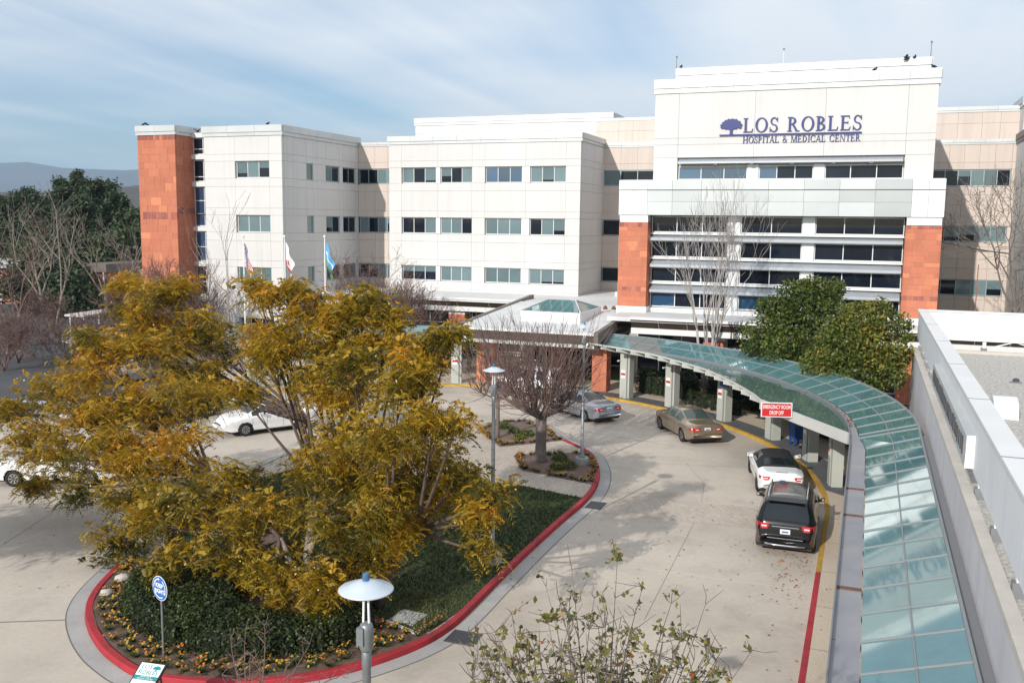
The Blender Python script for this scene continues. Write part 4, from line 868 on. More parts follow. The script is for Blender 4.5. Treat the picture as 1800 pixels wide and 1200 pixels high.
for px,v,z0,z1,lab in ((1377,70,20.3,22.8,'tall thin white antenna rod on the entrance tower'),(1189.5,66.3,21.1,22.0,'short rod with sensor at the tower left corner'),(1635.5,66.2,21.1,22.1,'short rod with sensor at the tower right corner')):
    p = at(px,110,v); t = thing('antenna',lab,'antenna',(p.x,v,z0)); MB().lathe([(.03,0),(.02,z1-z0)],n=6).build('rod','white_paint' if v > 68 else 'lead',t); MB().lathe([(.02,z1-z0-.12),(.06,z1-z0-.06),(.06,z1-z0+.03),(.02,z1-z0+.06)],n=8).build('tip','lead',t)
# ------------------------------------------------------------------ the big sign: serif letters cut from plate
SGN = thing('hospital_name_sign','blue LOS ROBLES HOSPITAL & MEDICAL CENTER letters with oak emblem on the tower','sign',(-5.2,62.75,16.2))
def glyph(ch):
    """polygons of a roman capital, cap height 1; returns (list of polygons, width)"""
    T, t, s = .155, .07, .055; P = []
    def rect(x0,y0,x1,y1): P.append([(x0,y0),(x1,y0),(x1,y1),(x0,y1)])
    def stem(x,y0=0,y1=1,w=T,ser=True,top=True,bot=True):
        rect(x,y0,x+w,y1)
        if ser:
            if bot: rect(x-.08,0,x+w+.08,s)
            if top: rect(x-.08,1-s,x+w+.08,1)
    def diag(x0,y0,x1,y1,w): P.append([(x0,y0),(x0+w,y0),(x1+w,y1),(x1,y1)])
    def ring(cx,cy,rx,ry,a0,a1,wx,wy,n=26):
        o, i_ = [], []
        for k in range(n+1):
            a = R(a0+(a1-a0)*k/n); c_, s_ = math.cos(a), math.sin(a); o.append((cx+rx*c_,cy+ry*s_)); i_.append((cx+(rx-wx)*c_,cy+(ry-wy)*s_))
        for k in range(n): P.append([o[k],o[k+1],i_[k+1],i_[k]])
    W = .7
    if ch == 'L': stem(.08); rect(.21,0,.62,t); P.append([(.62,0),(.66,.26),(.62,.26),(.55,t)]); W = .72
    elif ch == 'O': ring(.44,.5,.42,.52,0,360,T,t,40); W = .90
    elif ch == 'C': ring(.44,.5,.42,.52,42,318,T,t,34); rect(.72,.62,.77,1.0); rect(.72,.0,.765,.3); W = .84
    elif ch == 'S':
        ring(.30,.745,.24,.275,20,270,.11,.075,20); ring(.30,.255,.26,.275,-160,90,.12,.075,20); rect(.50,.70,.55,1.0); rect(.02,.0,.07,.32); W = .62
    elif ch == 'R': stem(.08); ring(.21,.735,.36,.265,-90,90,T,t,18); diag(.56,0,.27,.5,.16); rect(.52,0,.80,s); W = .82
    elif ch == 'B': stem(.08); ring(.21,.755,.33,.245,-90,90,T,t,18); ring(.21,.27,.40,.27,-90,90,T,t,18); W = .70
    elif ch == 'P': stem(.08); ring(.21,.72,.36,.28,-90,90,T,t,18); W = .66
    elif ch == 'D': stem(.08); ring(.21,.5,.52,.5,-90,90,T,t,22); W = .82
    elif ch == 'E': stem(.08); rect(.21,0,.60,t); rect(.21,1-t,.57,1); rect(.21,.49,.48,.49+t); P.append([(.60,0),(.65,.25),(.61,.25),(.54,t)]); P.append([(.57,1),(.60,.78),(.56,.78),(.51,1-t)]); rect(.47,.40,.50,.64); W = .72
    elif ch == 'H': stem(.08); stem(.66); rect(.21,.48,.66,.48+t); W = .90
    elif ch == 'I': stem(.10); W = .36
    elif ch == 'T': stem(.29,top=False); rect(.02,1-t,.69,1); rect(.01,.74,.05,1); rect(.66,.74,.70,1); W = .71
    elif ch == 'A': diag(.02,0,.36,1,.055); diag(.60,0,.34,1,.15); rect(.18,.30,.60,.30+t); rect(-.06,0,.18,s); rect(.52,0,.84,s); W = .80
    elif ch == 'M': stem(.06,w=.06); stem(.78); diag(.40,0,.08,1,.14); diag(.42,0,.76,1,.07); W = 1.02
    elif ch == 'N': stem(.08,w=.06,top=False); diag(.62,0,.04,1,.16); stem(.70,w=.06,bot=False); W = .86
    elif ch == '&': ring(.30,.76,.19,.24,0,360,.07,.06,20); ring(.30,.27,.28,.28,40,330,.10,.075,20); diag(.66,0,.24,.62,.12); diag(.54,.12,.70,.52,.06); W = .82
    else: W = .45
    return P, W
def serif(text, x0, x1, z0, cap, y):
    ws = [glyph(c)[1] for c in text]; sp_ = .06; tot = sum(ws)+sp_*(len(text)-1); sx = (x1-x0)/tot; x = x0
    for c, w in zip(text, ws):
        if c != ' ':
            b = MB()
            for k, pg in enumerate(glyph(c)[0]):
                pts = [(x+p[0]*sx, z0+p[1]*cap) for p in pg]; ar = sum(pts[i][0]*pts[(i+1)%len(pts)][1]-pts[(i+1)%len(pts)][0]*pts[i][1] for i in range(len(pts)))
                if ar < 0: pts = pts[::-1]
                n = len(pts); dy = y-.06-(k%7)*.0012
                b.add([(p[0],dy,p[1]) for p in pts]+[(p[0],y-.01,p[1]) for p in pts],[tuple(range(n)),tuple(range(n,2*n))[::-1]]+[(i,i+n,(i+1)%n+n,(i+1)%n) for i in range(n)])
            for i, p in enumerate(b.v): b.v[i] = (p[0]+5.2,p[1]-62.75,p[2]-16.2)
            b.build('letter','sign_blue',SGN)
        x += (w+sp_)*sx
yS = 62.79
serif('LOS ROBLES',-8.05,-.84,16.42,.90,yS); serif('HOSPITAL & MEDICAL CENTER',-8.05,-.90,15.74,.42,yS)
MB().box(-9.55+5.2,-.86+5.2,yS-.10-62.75,yS-.01-62.75,16.225-16.2,16.315-16.2).build('rule','sign_blue',SGN)
em = [(x*1.45-9.55+5.2, y*1.22+16.31-16.2) for x,y in emblem()]; n = len(em); y0,y1 = yS-.10-62.75,yS-.01-62.75
MB().add([(p[0],y0,p[1]) for p in em]+[(p[0],y1,p[1]) for p in em],[tuple(range(n)),tuple(range(n,2*n))[::-1]]+[(i,i+n,(i+1)%n+n,(i+1)%n) for i in range(n)]).build('oak_emblem','sign_blue',SGN)
# ------------------------------------------------------------------ vegetation
def bez(a, b, c, n):  # quadratic curve
    a, b, c = Vector(a), Vector(b), Vector(c)
    return [(a*(1-t)**2 + b*2*t*(1-t) + c*t*t) for t in [i/n for i in range(n+1)]]
def compound(rng, pos, size, droop=.6, up=None):
    """feathery compound leaves: a drooping midrib with paired leaflets; arrays of quads"""
    n = len(pos); a = rng.random(n)*6.283; el = rng.normal(-.02,.55,n)
    d = np.c_[np.cos(a)*np.cos(el), np.sin(a)*np.cos(el), np.sin(el)]; side = np.c_[-np.sin(a), np.cos(a), rng.normal(0,.55,n)]; side /= np.linalg.norm(side,axis=1,keepdims=True)
    s = size*(.45+1.0*rng.random(n)**1.3)[:,None]; V = []; T = []
    for k in range(6):
        t = .12+.88*k/5; c = pos + d*s*t - np.array([0,0,1])*s*droop*t*t; ll = s*(.50*(1-abs(t-.42)*.95)); wv = s*.068
        for sg in (-1,1):
            e = side*sg*.80 + d*.55 + np.array([0,0,-.16]); e = e/np.linalg.norm(e,axis=1,keepdims=True); tip = c+e*ll+rng.normal(0,.012,(n,3)); m = c+e*ll*.5; w = d*wv+np.array([0,0,.012])
            V.append(np.stack([c, m+w, tip, m-w],1))
    V = np.stack(V,1).reshape(-1,3); return V, np.repeat(np.arange(n),12)
def lobe_tree(name, label, cat, base, lobes, stems, bark, leafmat, seed, per=260, size=.5, style='compound', tint0=.5, tvar=.16, group=None, r0=.14, lean=.5, gold=0):
    """limbs run from the stems to every lobe, twigs fan out inside it and carry the leaves"""
    rg = np.random.default_rng(seed); t = thing(name, label, cat, base, group=group); base = Vector(base); tr = MB(); br = MB(); P = []; TT = []
    heads = []
    for (dx, dy, dz) in stems:
        pts = bez((0,0,-.05), (dx*.25,dy*.25,dz*.6), (dx,dy,dz), 6); tr.tube(pts, [r0*(1-.07*i) for i in range(7)], 7); heads.append(Vector((dx,dy,dz)))
    for (c, r) in lobes:
        c = Vector(c)-base; rv = r if hasattr(r,'__len__') else (r,r,r*.8)
        h = min(heads, key=lambda q: (q-c).length); mid = h.lerp(c,.5)+Vector((0,0,-.12*(c-h).length*lean)); L_ = bez(h, mid, c-Vector((0,0,rv[2]*.45)), 6); rr = r0*.50
        br.tube(L_, [max(rr*(1-i/7.5),.016) for i in range(7)], 5)
        ntw = max(6,int((22 if style == 'compound' else 13)*rv[0]**.9)); tips = []
        for k in range(ntw):
            u = rg.normal(size=3); u /= np.linalg.norm(u); q = rg.random()**.45; e = c+Vector((u[0]*rv[0]*q,u[1]*rv[1]*q,u[2]*rv[2]*q)); s = L_[4+int(rg.integers(0,3))]
            tw = bez(s, s.lerp(e,.5)+Vector((0,0,.10)), e, 3); br.tube(tw, [.017,.013,.009,.005], 3); tips.append(e)
        tips = np.array([tuple(p) for p in tips]); n = int(per*(rv[0]*rv[1])**1.0)+40
        if style == 'compound':      # leaves radiate from the twig ends in flat tufts
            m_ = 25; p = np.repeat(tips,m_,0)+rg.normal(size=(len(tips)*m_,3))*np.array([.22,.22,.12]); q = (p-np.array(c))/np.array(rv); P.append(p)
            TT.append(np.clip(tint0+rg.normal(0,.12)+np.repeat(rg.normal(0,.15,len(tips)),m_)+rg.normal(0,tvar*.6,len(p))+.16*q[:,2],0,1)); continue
        pick = tips[rg.integers(0,len(tips),n)]; sc = np.array(rv)*.34; p = pick+rg.normal(size=(n,3))*sc; q = (p-np.array(c))/np.array(rv); k = np.linalg.norm(q,axis=1); p = np.where((k > 1.12)[:,None], np.array(c)+q/k[:,None]*np.array(rv)*(.75+.4*rg.random((n,1))), p)
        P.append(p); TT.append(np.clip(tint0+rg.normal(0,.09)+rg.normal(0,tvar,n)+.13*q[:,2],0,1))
    P = np.concatenate(P); TT = np.concatenate(TT)
    tr.build('trunk', bark, t, True); br.build('branches', 'bark_brown' if style == 'compound' else bark, t, True)
    if style == 'compound':
        V, idx = compound(rg, P, size); me = np_mesh('crown', V, np.arange(len(V)).reshape(-1,4), leafmat, np.clip(TT[idx]+rg.normal(0,.05,len(idx)),0,1)); link('crown', me, t)
        if leafmat == 'leaf_gold': sp_ = P[rg.integers(0,len(P),len(P)//22)]+rg.normal(0,.08,(len(P)//22,3)); leaves('seed_pods', sp_, .062, 'seed_pod', rg, rg.random(len(sp_)), t, flat=.1, aspect=.7, fold=.3)
    else: leaves('crown', P, size, leafmat, rg, TT, t, flat=.35, aspect=.55, fold=.12)
    return t
PX = lambda px,py,r,v: (at(px,py,v), r*math.hypot(*(at(px,py,v).xy))/FPX*1.0)
def L3(l, sh=0): return [(c, max(r-sh,.28)) for c, r in (PX(*q) for q in l)]
GOLD = [
 ('golden tree with a pale trunk rising from the hedge, nearest of the golden trees', (-13.3,19.9,.12), [(.2,.2,2.2),(-.9,.3,2.0),(.7,-.2,1.9),(-.3,.9,2.4)],
  [(480,925,92,20.5),(590,920,100,20.3),(385,935,90,20),(560,1020,62,19.3),(480,1010,58,19.2),(640,985,60,20.5),(700,900,85,21.5),(330,880,85,20.5),(560,820,74,21.5),(415,840,58,21),(640,820,85,22),(500,1065,30,19.6),(555,1070,32,19.4),(420,1010,35,20.6),(300,985,45,19.6),(262,905,62,20.0),(780,860,50,22.5)]),
 ('golden tree spreading to the left over the white cars', (-18.6,24.2,.12), [(-.4,.2,2.3),(.5,.5,2.5),(-1.1,.1,2.1)],
  [(250,870,75,23),(200,800,85,23.5),(110,800,68,23.5),(50,770,55,23.8),(150,730,75,24.5),(90,690,52,25),(170,645,72,25),(165,600,42,25.2),(230,700,75,25),(300,790,80,24),(330,700,80,25.5),(60,850,28,22.8),(130,870,26,22.4),(240,760,75,24.5),(20,720,36,24.6),(210,955,58,21.8),(240,1010,36,21.2),(255,620,50,26)]),
 ('golden tree with the tallest left top, in front of the brick tower', (-19.8,30.5,.12), [(-.3,.2,2.5),(.6,.3,2.6)],
  [(280,520,58,30),(255,560,50,30),(310,505,36,30.3),(330,580,60,30),(380,600,60,30.5),(290,600,60,30),(370,665,52,30),(330,660,60,30),(460,590,45,30.5),(240,600,36,29.6),(215,500,30,30),(225,540,34,30)]),
 ('golden tree with the tall central top below the flags', (-14.2,23.0,.12), [(.1,.2,2.6),(.8,.3,2.5),(-.6,.1,2.5)],
  [(470,520,36,29.8),(510,505,30,29.8),(450,497,26,29.8),(545,545,48,30),(600,550,46,30),(640,530,46,30.2),(500,590,60,30),(570,600,65,30),(640,600,65,30),(550,665,52,29.5),(600,690,75,29.5),(425,685,34,29),(475,630,50,29.5),(680,560,42,30.3),(700,605,48,30.3),(610,765,56,28)]),
 ('golden tree leaning right over the lawn past the lawn lamp', (-11.9,21.4,.12), [(.3,.1,2.4),(1.0,.3,2.2),(-.3,.4,2.5)],
  [(700,680,70,26.5),(740,640,52,27),(795,585,28,27.5),(760,600,34,27.5),(680,760,78,26),(760,740,62,26),(800,745,36,26.2),(760,810,70,25.6),(810,830,42,25.2),(872,866,38,24.8),(840,905,40,24.4),(848,962,30,24.2),(690,840,70,25),(690,940,40,23.5),(620,640,60,27.5),(650,900,60,23)]),
]
for k,(lab,base,stems,lobes) in enumerate(GOLD):
    dv = (0,0,0,-7.0,-6.3)[k]; lobes = [(a,b,c,v+(dv if b < 770 else dv*.55)) for a,b,c,v in lobes]
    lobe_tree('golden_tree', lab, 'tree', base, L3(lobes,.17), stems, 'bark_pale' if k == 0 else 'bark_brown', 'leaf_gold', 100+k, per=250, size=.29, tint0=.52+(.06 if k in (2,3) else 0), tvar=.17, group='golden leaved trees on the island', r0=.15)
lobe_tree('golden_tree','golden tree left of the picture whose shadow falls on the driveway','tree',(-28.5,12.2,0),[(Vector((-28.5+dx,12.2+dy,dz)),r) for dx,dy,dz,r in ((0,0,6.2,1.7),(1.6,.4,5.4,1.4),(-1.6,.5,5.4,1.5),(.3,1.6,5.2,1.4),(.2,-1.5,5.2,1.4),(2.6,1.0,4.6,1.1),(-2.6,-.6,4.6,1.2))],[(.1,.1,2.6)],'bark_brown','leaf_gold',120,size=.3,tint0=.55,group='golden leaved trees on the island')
lobe_tree('evergreen_tree','round dark green tree rising behind the glass canopy','tree',(-3.2,53.6,.13),
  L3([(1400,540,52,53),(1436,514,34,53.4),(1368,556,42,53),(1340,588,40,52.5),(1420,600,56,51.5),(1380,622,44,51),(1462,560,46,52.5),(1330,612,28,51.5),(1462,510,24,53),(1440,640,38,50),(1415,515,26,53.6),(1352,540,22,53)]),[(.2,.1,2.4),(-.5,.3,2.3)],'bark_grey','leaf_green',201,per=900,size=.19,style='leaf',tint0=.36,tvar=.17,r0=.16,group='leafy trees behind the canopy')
lobe_tree('evergreen_tree','yellower green tree overhanging the canopy beside the white wall','tree',(.6,48.5,.13),
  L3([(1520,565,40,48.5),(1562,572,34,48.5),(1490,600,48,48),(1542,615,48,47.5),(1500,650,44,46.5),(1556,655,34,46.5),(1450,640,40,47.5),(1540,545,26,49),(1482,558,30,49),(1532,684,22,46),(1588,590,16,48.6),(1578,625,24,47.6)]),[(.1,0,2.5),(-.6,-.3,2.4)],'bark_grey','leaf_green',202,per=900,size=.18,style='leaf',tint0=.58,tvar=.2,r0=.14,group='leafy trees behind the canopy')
# leafless trees
def grow(b, p, d, ln, r, depth, rg, spread=.55, up=.15, kids=(2,4), shrink=.72, n=4, wob=.12, minr=.006):
    pts = [Vector(p)]; dd = Vector(d).normalized()
    for i in range(n):
        dd = (dd + Vector(rg.normal(0,wob,3)) + Vector((0,0,up*.3))).normalized(); pts.append(pts[-1]+dd*ln/n)
    b.tube(pts, [max(r*(1-.45*i/n),minr) for i in range(n+1)], 6 if r > .05 else (4 if r > .02 else 3))
    if depth <= 0: return
    for k in range(int(rg.integers(kids[0],kids[1]+1))):
        i = n if k == 0 else int(rg.integers(max(1,n//2),n+1)); dirn = (dd+Vector(rg.normal(0,spread,3))+Vector((0,0,up))).normalized()
        grow(b, pts[i], dirn, ln*shrink*rg.uniform(.75,1.15), max(r*.56,minr), depth-1, rg, spread, up, kids, shrink, max(2,n-1) if depth > 1 else 3, wob, minr)
def bare_tree(name, label, base, height, bark, seed, depth=5, stems=1, r=.14, spread=.5, up=.2, kids=(2,4), frac=.30, shrink=.72, minr=.008, group=None, twig=None, splay=.25):
    rg = np.random.default_rng(seed); t = thing(name, label, 'tree', base, group=group); tr = MB(); br = MB()
    for s in range(stems):
        a = 6.28*s/stems+rg.random(); d = Vector((math.cos(a)*splay*(stems > 1),math.sin(a)*splay*(stems > 1),1)).normalized(); ln = height*frac*rg.uniform(.9,1.1)
        pts = [Vector((0,0,-.05)),d*ln*.35,d*ln*.7+Vector(rg.normal(0,.05,3)),d*ln]; tr.tube(pts,[r,r*.9,r*.8,r*.72],8)
        for k in range(int(rg.integers(kids[0]+1,kids[1]+2))): grow(br, pts[3] if k < 3 else pts[2], (d+Vector(rg.normal(0,spread,3))+Vector((0,0,up))), height*.26*rg.uniform(.8,1.2), r*.5, depth-1, rg, spread, up, kids, shrink, minr=minr)
    tr.build('trunk', bark, t, True); br.build('branches', twig or bark, t); return t
b = at(1243,600,56); bare_tree('bare_tree','tall leafless white-barked tree in front of the entrance windows',(b.x,56,.13),10.6,'bark_white',301,depth=5,stems=4,r=.10,spread=.28,up=.32,frac=.38,splay=.16,minr=.0075,kids=(2,3))
b = at(1785,545,66); bare_tree('bare_tree','leafless grey tree behind the white roof screen',(b.x,66,0),13.2,'bark_grey',302,depth=5,stems=1,r=.17,spread=.55,up=.15,frac=.38,minr=.013)
b = at(402,540,57); bare_tree('bare_tree','slender pale leafless tree against the white west block',(b.x,57,0),12.2,'bark_pale',303,depth=4,stems=1,r=.08,spread=.42,up=.18,kids=(1,3),frac=.42,minr=.011)
for px,v,h,sd,lab in ((95,62,14.0,311,'large pale leafless tree at the far left with spreading limbs'),(205,66,12.2,312,'pale leafless tree in front of the dark pines'),(20,56,10.5,313,'leafless tree at the left picture edge above the parking')):
    b = at(px,580,v); bare_tree('bare_tree',lab,(b.x,v,0),h,'bark_pale',sd,depth=5,stems=2,r=.17,spread=.5,up=.24,kids=(2,3),frac=.27,minr=.011,twig='bark_twig' if sd == 313 else 'bark_pale',group='leafless trees by the parking')
for px,v,h,sd,lab in ((640,62,8.3,321,'reddish twiggy leafless tree below the recessed windows'),(700,60.5,7.0,322,'low reddish leafless tree left of the drop-off roof'),(285,57.5,9.0,323,'reddish leafless tree in front of the brick tower'),(330,58.5,7.5,324,'small reddish leafless tree beside the stair windows')):
    b = at(px,560,v); bare_tree('bare_tree',lab,(b.x,v,0),h,'bark_twig',sd,depth=5,stems=3,r=.09,spread=.55,up=.25,kids=(3,4),frac=.22,minr=.010,group='reddish leafless trees along the front',splay=.4)
for k,(px,v,h) in enumerate(((30,50,4.6),(120,51,4.6),(205,54,6.0),(240,57,6.2),(5,47,4.2),(75,58,5.6))):
    b = at(px,600,v); bare_tree('bare_tree','reddish leafless tree in the thicket beside the parking, %s from the left' % ('second','fourth','fifth','sixth','first','third')[k],(b.x,v,0),h,'bark_twig',340+k,depth=5,stems=3,r=.08,spread=.62,up=.16,kids=(3,4),frac=.2,minr=.010,group='reddish thicket beside the parking',splay=.5)
def pollard(label, base, r, h1, nl, whips, spread, top, seed):
    rg = np.random.default_rng(seed); t = thing('pollarded_tree', label, 'tree', base, group='pollarded trees in the round beds'); tr = MB(); br = MB()
    tr.tube([(0,0,-.05),(0,0,.15),(.02,0,h1*.5),(0,.02,h1)],[r*1.5,r*1.08,r*.95,r*1.0],10)
    for k in range(nl):
        a = 6.283*k/nl+rg.normal(0,.25); q = spread*rg.uniform(.45,1.0); p = bez((0,0,h1-.1),(math.cos(a)*q*.55,math.sin(a)*q*.55,h1+.15),(math.cos(a)*q,math.sin(a)*q,h1+rg.uniform(.5,1.1)),5); tr.tube(p,[r*.62,r*.5,r*.42,r*.34,r*.28,r*.22],6)
        for w in range(whips):
            s = p[int(rg.integers(1,6))]; L_ = rg.uniform(.5,1.0)*(top-s.z); out = Vector((math.cos(a)*rg.uniform(-.1,.55),math.sin(a)*rg.uniform(-.1,.55),1))+Vector(rg.normal(0,.24,3)); e = s+out.normalized()*L_; side = Vector(rg.normal(0,.13,3))*L_
            wp = bez(s,s.lerp(e,.45)+side,e,4); br.tube(wp,[.020,.016,.013,.010,.007],3)
            for j in range(int(rg.integers(2,6))): q0 = wp[int(rg.integers(1,4))]; ee = q0+(out.normalized()+Vector(rg.normal(0,.5,3))).normalized()*rg.uniform(.25,.8); br.tube([q0,q0.lerp(ee,.5)+Vector(rg.normal(0,.03,3)),ee],[.011,.009,.006],3)
        for w in range(whips//3):
            s = p[int(rg.integers(2,6))]; o2 = Vector((math.cos(a+rg.normal(0,.6)),math.sin(a+rg.normal(0,.6)),rg.uniform(-.25,.35))); L_ = rg.uniform(.6,1.7); br.tube(bez(s,s+o2*L_*.6+Vector((0,0,-.15)),s+o2*L_+Vector((0,0,rg.uniform(-.2,.6))),4),[.02,.016,.013,.01,.007],3)
    tr.build('trunk','bark_grey',t,True); br.build('branches','bark_twig',t)
pollard('stout pollarded tree with upright reddish whips in the round flower bed',(-13.0,37.9,.13),.24,2.1,8,30,2.3,7.0,331)
pollard('slim pollarded tree behind the stout one, in the far flower bed',(-16.4,41.3,.13),.10,2.0,5,20,1.6,6.2,332)
# pines and dark trees in the distance: layered boughs
def pine(label, base, h, w, seed):
    rg = np.random.default_rng(seed); t = thing('pine_tree', label, 'tree', base, group='dark pines behind the parking'); tr = MB().tube([(0,0,0),(.1,0,h*.5),(0,0,h*.98)],[h*.022,h*.015,.05],7); P = []; br = MB()
    for k in range(int(h*4.6)):
        z = h*(.14+.84*(k/(h*4.6))**.9); q = 1-(z/h); rad = w*(.20+.85*q**.75)*rg.uniform(.6,1.1); a = rg.random()*6.283; e = Vector((math.cos(a)*rad,math.sin(a)*rad,z+rad*.18)); br.tube([(0,0,z),(e.x*.5,e.y*.5,z+rad*.02),tuple(e)],[.06,.04,.02],3)
        n = int(70+60*rad); s = rg.random(n)**.7; c = np.outer(s,np.array(e)-np.array([0,0,z]))+np.array([0,0,z])+rg.normal(0,1,(n,3))*np.array([.32,.32,.30])*(.4+.9*s[:,None]); P.append(c)
    P = np.concatenate(P); tr.build('trunk','bark_brown',t,True); br.build('branches','bark_brown',t); leaves('crown',P,.62,'leaf_pine',rg,np.clip(rg.normal(.45,.2,len(P))+.25*(P[:,2]/h-.5),0,1),t,flat=.1,aspect=.28)
for px,py,v,w,sd,lab in ((128,300,108,5.2,401,'tallest dark pine behind the leafless trees'),(103,312,112,4.0,402,'dark pine with a narrow top left of the tallest one'),(160,314,104,4.8,403,'dark pine right of the tallest one'),(188,318,110,4.4,404,'dark pine with a ragged top next to the brick tower side'),(205,338,100,3.4,405,'rightmost dark pine beside the hillside'),(48,330,112,5.6,406,'dark pine standing apart at the left'),(28,340,104,5.6,407,'dark pine near the left picture edge'),(80,346,118,4.6,408,'dark pine in the gap between two taller ones'),(5,346,98,5.8,409,'dark pine at the left picture edge'),(145,345,96,4.6,410,'low broad pine in front of the tallest one'),(66,362,95,5.2,411,'lower dark pine in front on the left')):
    p = at(px,py,v); pine(lab,(p.x,v,-.1),p.z+.1,w,sd)
for k,(px,py,v,r,lab) in enumerate(((60,470,80,46,'dark evergreen mass right of the pinkish house'),(105,480,78,44,'dark evergreen behind the large leafless tree'),(135,505,76,38,'low dark evergreen above the parking shelter'),(15,425,92,46,'dark evergreen over the pinkish house roof'),(80,430,90,46,'broad dark evergreen below the pine tops'),(228,430,92,44,'round dark evergreen left of the brick tower'),(198,445,88,40,'broad dark evergreen above the low brick house'),(238,400,100,34,'small rounded evergreen on the hillside edge'),(160,440,92,34,'bushy evergreen beside the low brick house'))):
    c, rr = PX(px,py,r,v); lobe_tree('evergreen_tree',lab,'tree',(c.x,v,0),[(c,(rr,rr,rr*.9)),(c+Vector((rr*.6,0,-rr*.5)),(rr*.7,rr*.7,rr*.6)),(c+Vector((-rr*.7,0,-rr*.6)),(rr*.7,rr*.7,rr*.7)),(Vector((c.x,c.y,c.z*.5)),(rr,rr,rr*.8))],[(0,0,c.z*.4)],'bark_brown','leaf_pine',420+k,per=110,size=.55,style='leaf',tint0=.55,tvar=.2,group='rounded evergreens by the hillside')
# far-off wooded ground that reads as one mass
n = 9000; az = R(-62)+rng.random(n)*R(50); dd = 150+rng.random(n)**1.5*420; cx, cy = np.sin(az)*dd, np.cos(az)*dd; hh = np.maximum(0,(dd-230)/330)*9+rng.random(n)*5
P = np.repeat(np.c_[cx,cy,hh*.55+1],9,0)+rng.normal(0,1,(n*9,3))*np.array([1.6,1.6,1.3]); o = leaves('far_woodland',P,2.6,'leaf_pine',rng,rng.random(len(P))*.9+.1,flat=.4,aspect=.7); tag(o,'distant dark woodland and scrub on the hillside','woodland',kind='stuff')
# hedges
def hedge(label, poly, h, n, seed, tint=.42, size=.085, hole=None, group=None, top=None, mound=.12):
    rg = np.random.default_rng(seed); q = scatter(poly, n, rg)
    if hole is not None: q = q[~inpoly(q[:,0],q[:,1],hole)]
    P = np.array(poly); d = np.full(len(q),9.)
    for rp_ in [P]+([np.array(hole)] if hole is not None else []):
        for i in range(len(rp_)):
            a, b = rp_[i], rp_[(i+1)%len(rp_)]; ab = b-a; t = np.clip(((q-a)@ab)/(ab@ab),0,1)[:,None]; d = np.minimum(d,np.linalg.norm(q-a-ab*t,axis=1))
    zt = h*np.minimum(1,(d/.22)+.05)**.4*(1+mound*np.sin(q[:,0]*2.1)*np.cos(q[:,1]*1.7)); z = np.where(rg.random(len(q)) < np.where(d < .3,.3,.75), zt-np.abs(rg.normal(0,.05,len(q))), zt*rg.random(len(q)))
    cen = q.mean(0); t = thing('hedge', label, 'hedge', (cen[0],cen[1],.13), group=group)
    pts = np.c_[q-cen, z+rg.normal(0,.02,len(q))]; leaves('foliage', pts, size, 'leaf_hedge', rg, tint+rg.normal(0,.17,len(q))+.12*np.sin(q[:,0]*3+q[:,1]*2), t, flat=.5, aspect=.6, fold=.1)
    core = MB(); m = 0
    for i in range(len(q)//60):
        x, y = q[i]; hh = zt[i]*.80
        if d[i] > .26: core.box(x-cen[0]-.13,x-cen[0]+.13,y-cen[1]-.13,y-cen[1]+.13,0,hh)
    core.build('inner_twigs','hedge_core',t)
out = [(-18.7,19.2),(-18.0,18.35),(-16.9,17.7),(-15.6,17.25),(-14.2,17.15),(-13.0,17.45),(-12.0,18.1),(-11.35,18.95),(-11.2,19.9),(-11.6,20.6),(-12.4,21.6),(-13.6,22.4),(-15.4,22.8),(-17.2,22.5),(-18.7,21.5),(-19.1,20.2)]
inn = [(-15.9,20.5),(-15.0,19.55),(-13.9,19.15),(-12.95,19.35),(-12.55,20.0),(-12.9,20.9),(-13.9,21.4),(-15.2,21.5)]
hedge('clipped dark green hedge ring around the nearest golden tree', out, .60, 60000, 501, hole=inn, tint=.47)
hedge('dark hedge behind the canopy columns, left part', [(-13.5,57.2),(-13.0,56.0),(-9.8,54.6),(-8.9,55.4),(-9.6,57.6)], 1.35, 14000, 502, tint=.34, size=.10, group='hedges behind the canopy columns')
hedge('dark hedge behind the canopy columns, middle part', [(-9.3,57.4),(-8.5,54.9),(-4.6,52.0),(-3.4,53.2),(-5.5,57.0)], 1.3, 22000, 503, tint=.32, size=.10, group='hedges behind the canopy columns')
hedge('low hedge between the second and third canopy columns', [(-9.9,54.2),(-9.3,53.1),(-6.2,51.2),(-5.6,51.9)], .85, 9000, 504, tint=.45, size=.09, group='hedges behind the canopy columns')
hedge('dark hedge behind the blue mail box by the white wall', [(-4.2,52.6),(-2.6,48.6),(.6,44.2),(1.8,45.0),(1.4,52.0)], 1.2, 22000, 505, tint=.30, size=.10, group='hedges behind the canopy columns')
hedge('low hedge left of the drop-off under the canopy', [(-33,60),(-31,58.6),(-27.5,60),(-28,61.6)], 1.0, 8000, 506, tint=.35, size=.10, group='hedges behind the canopy columns')
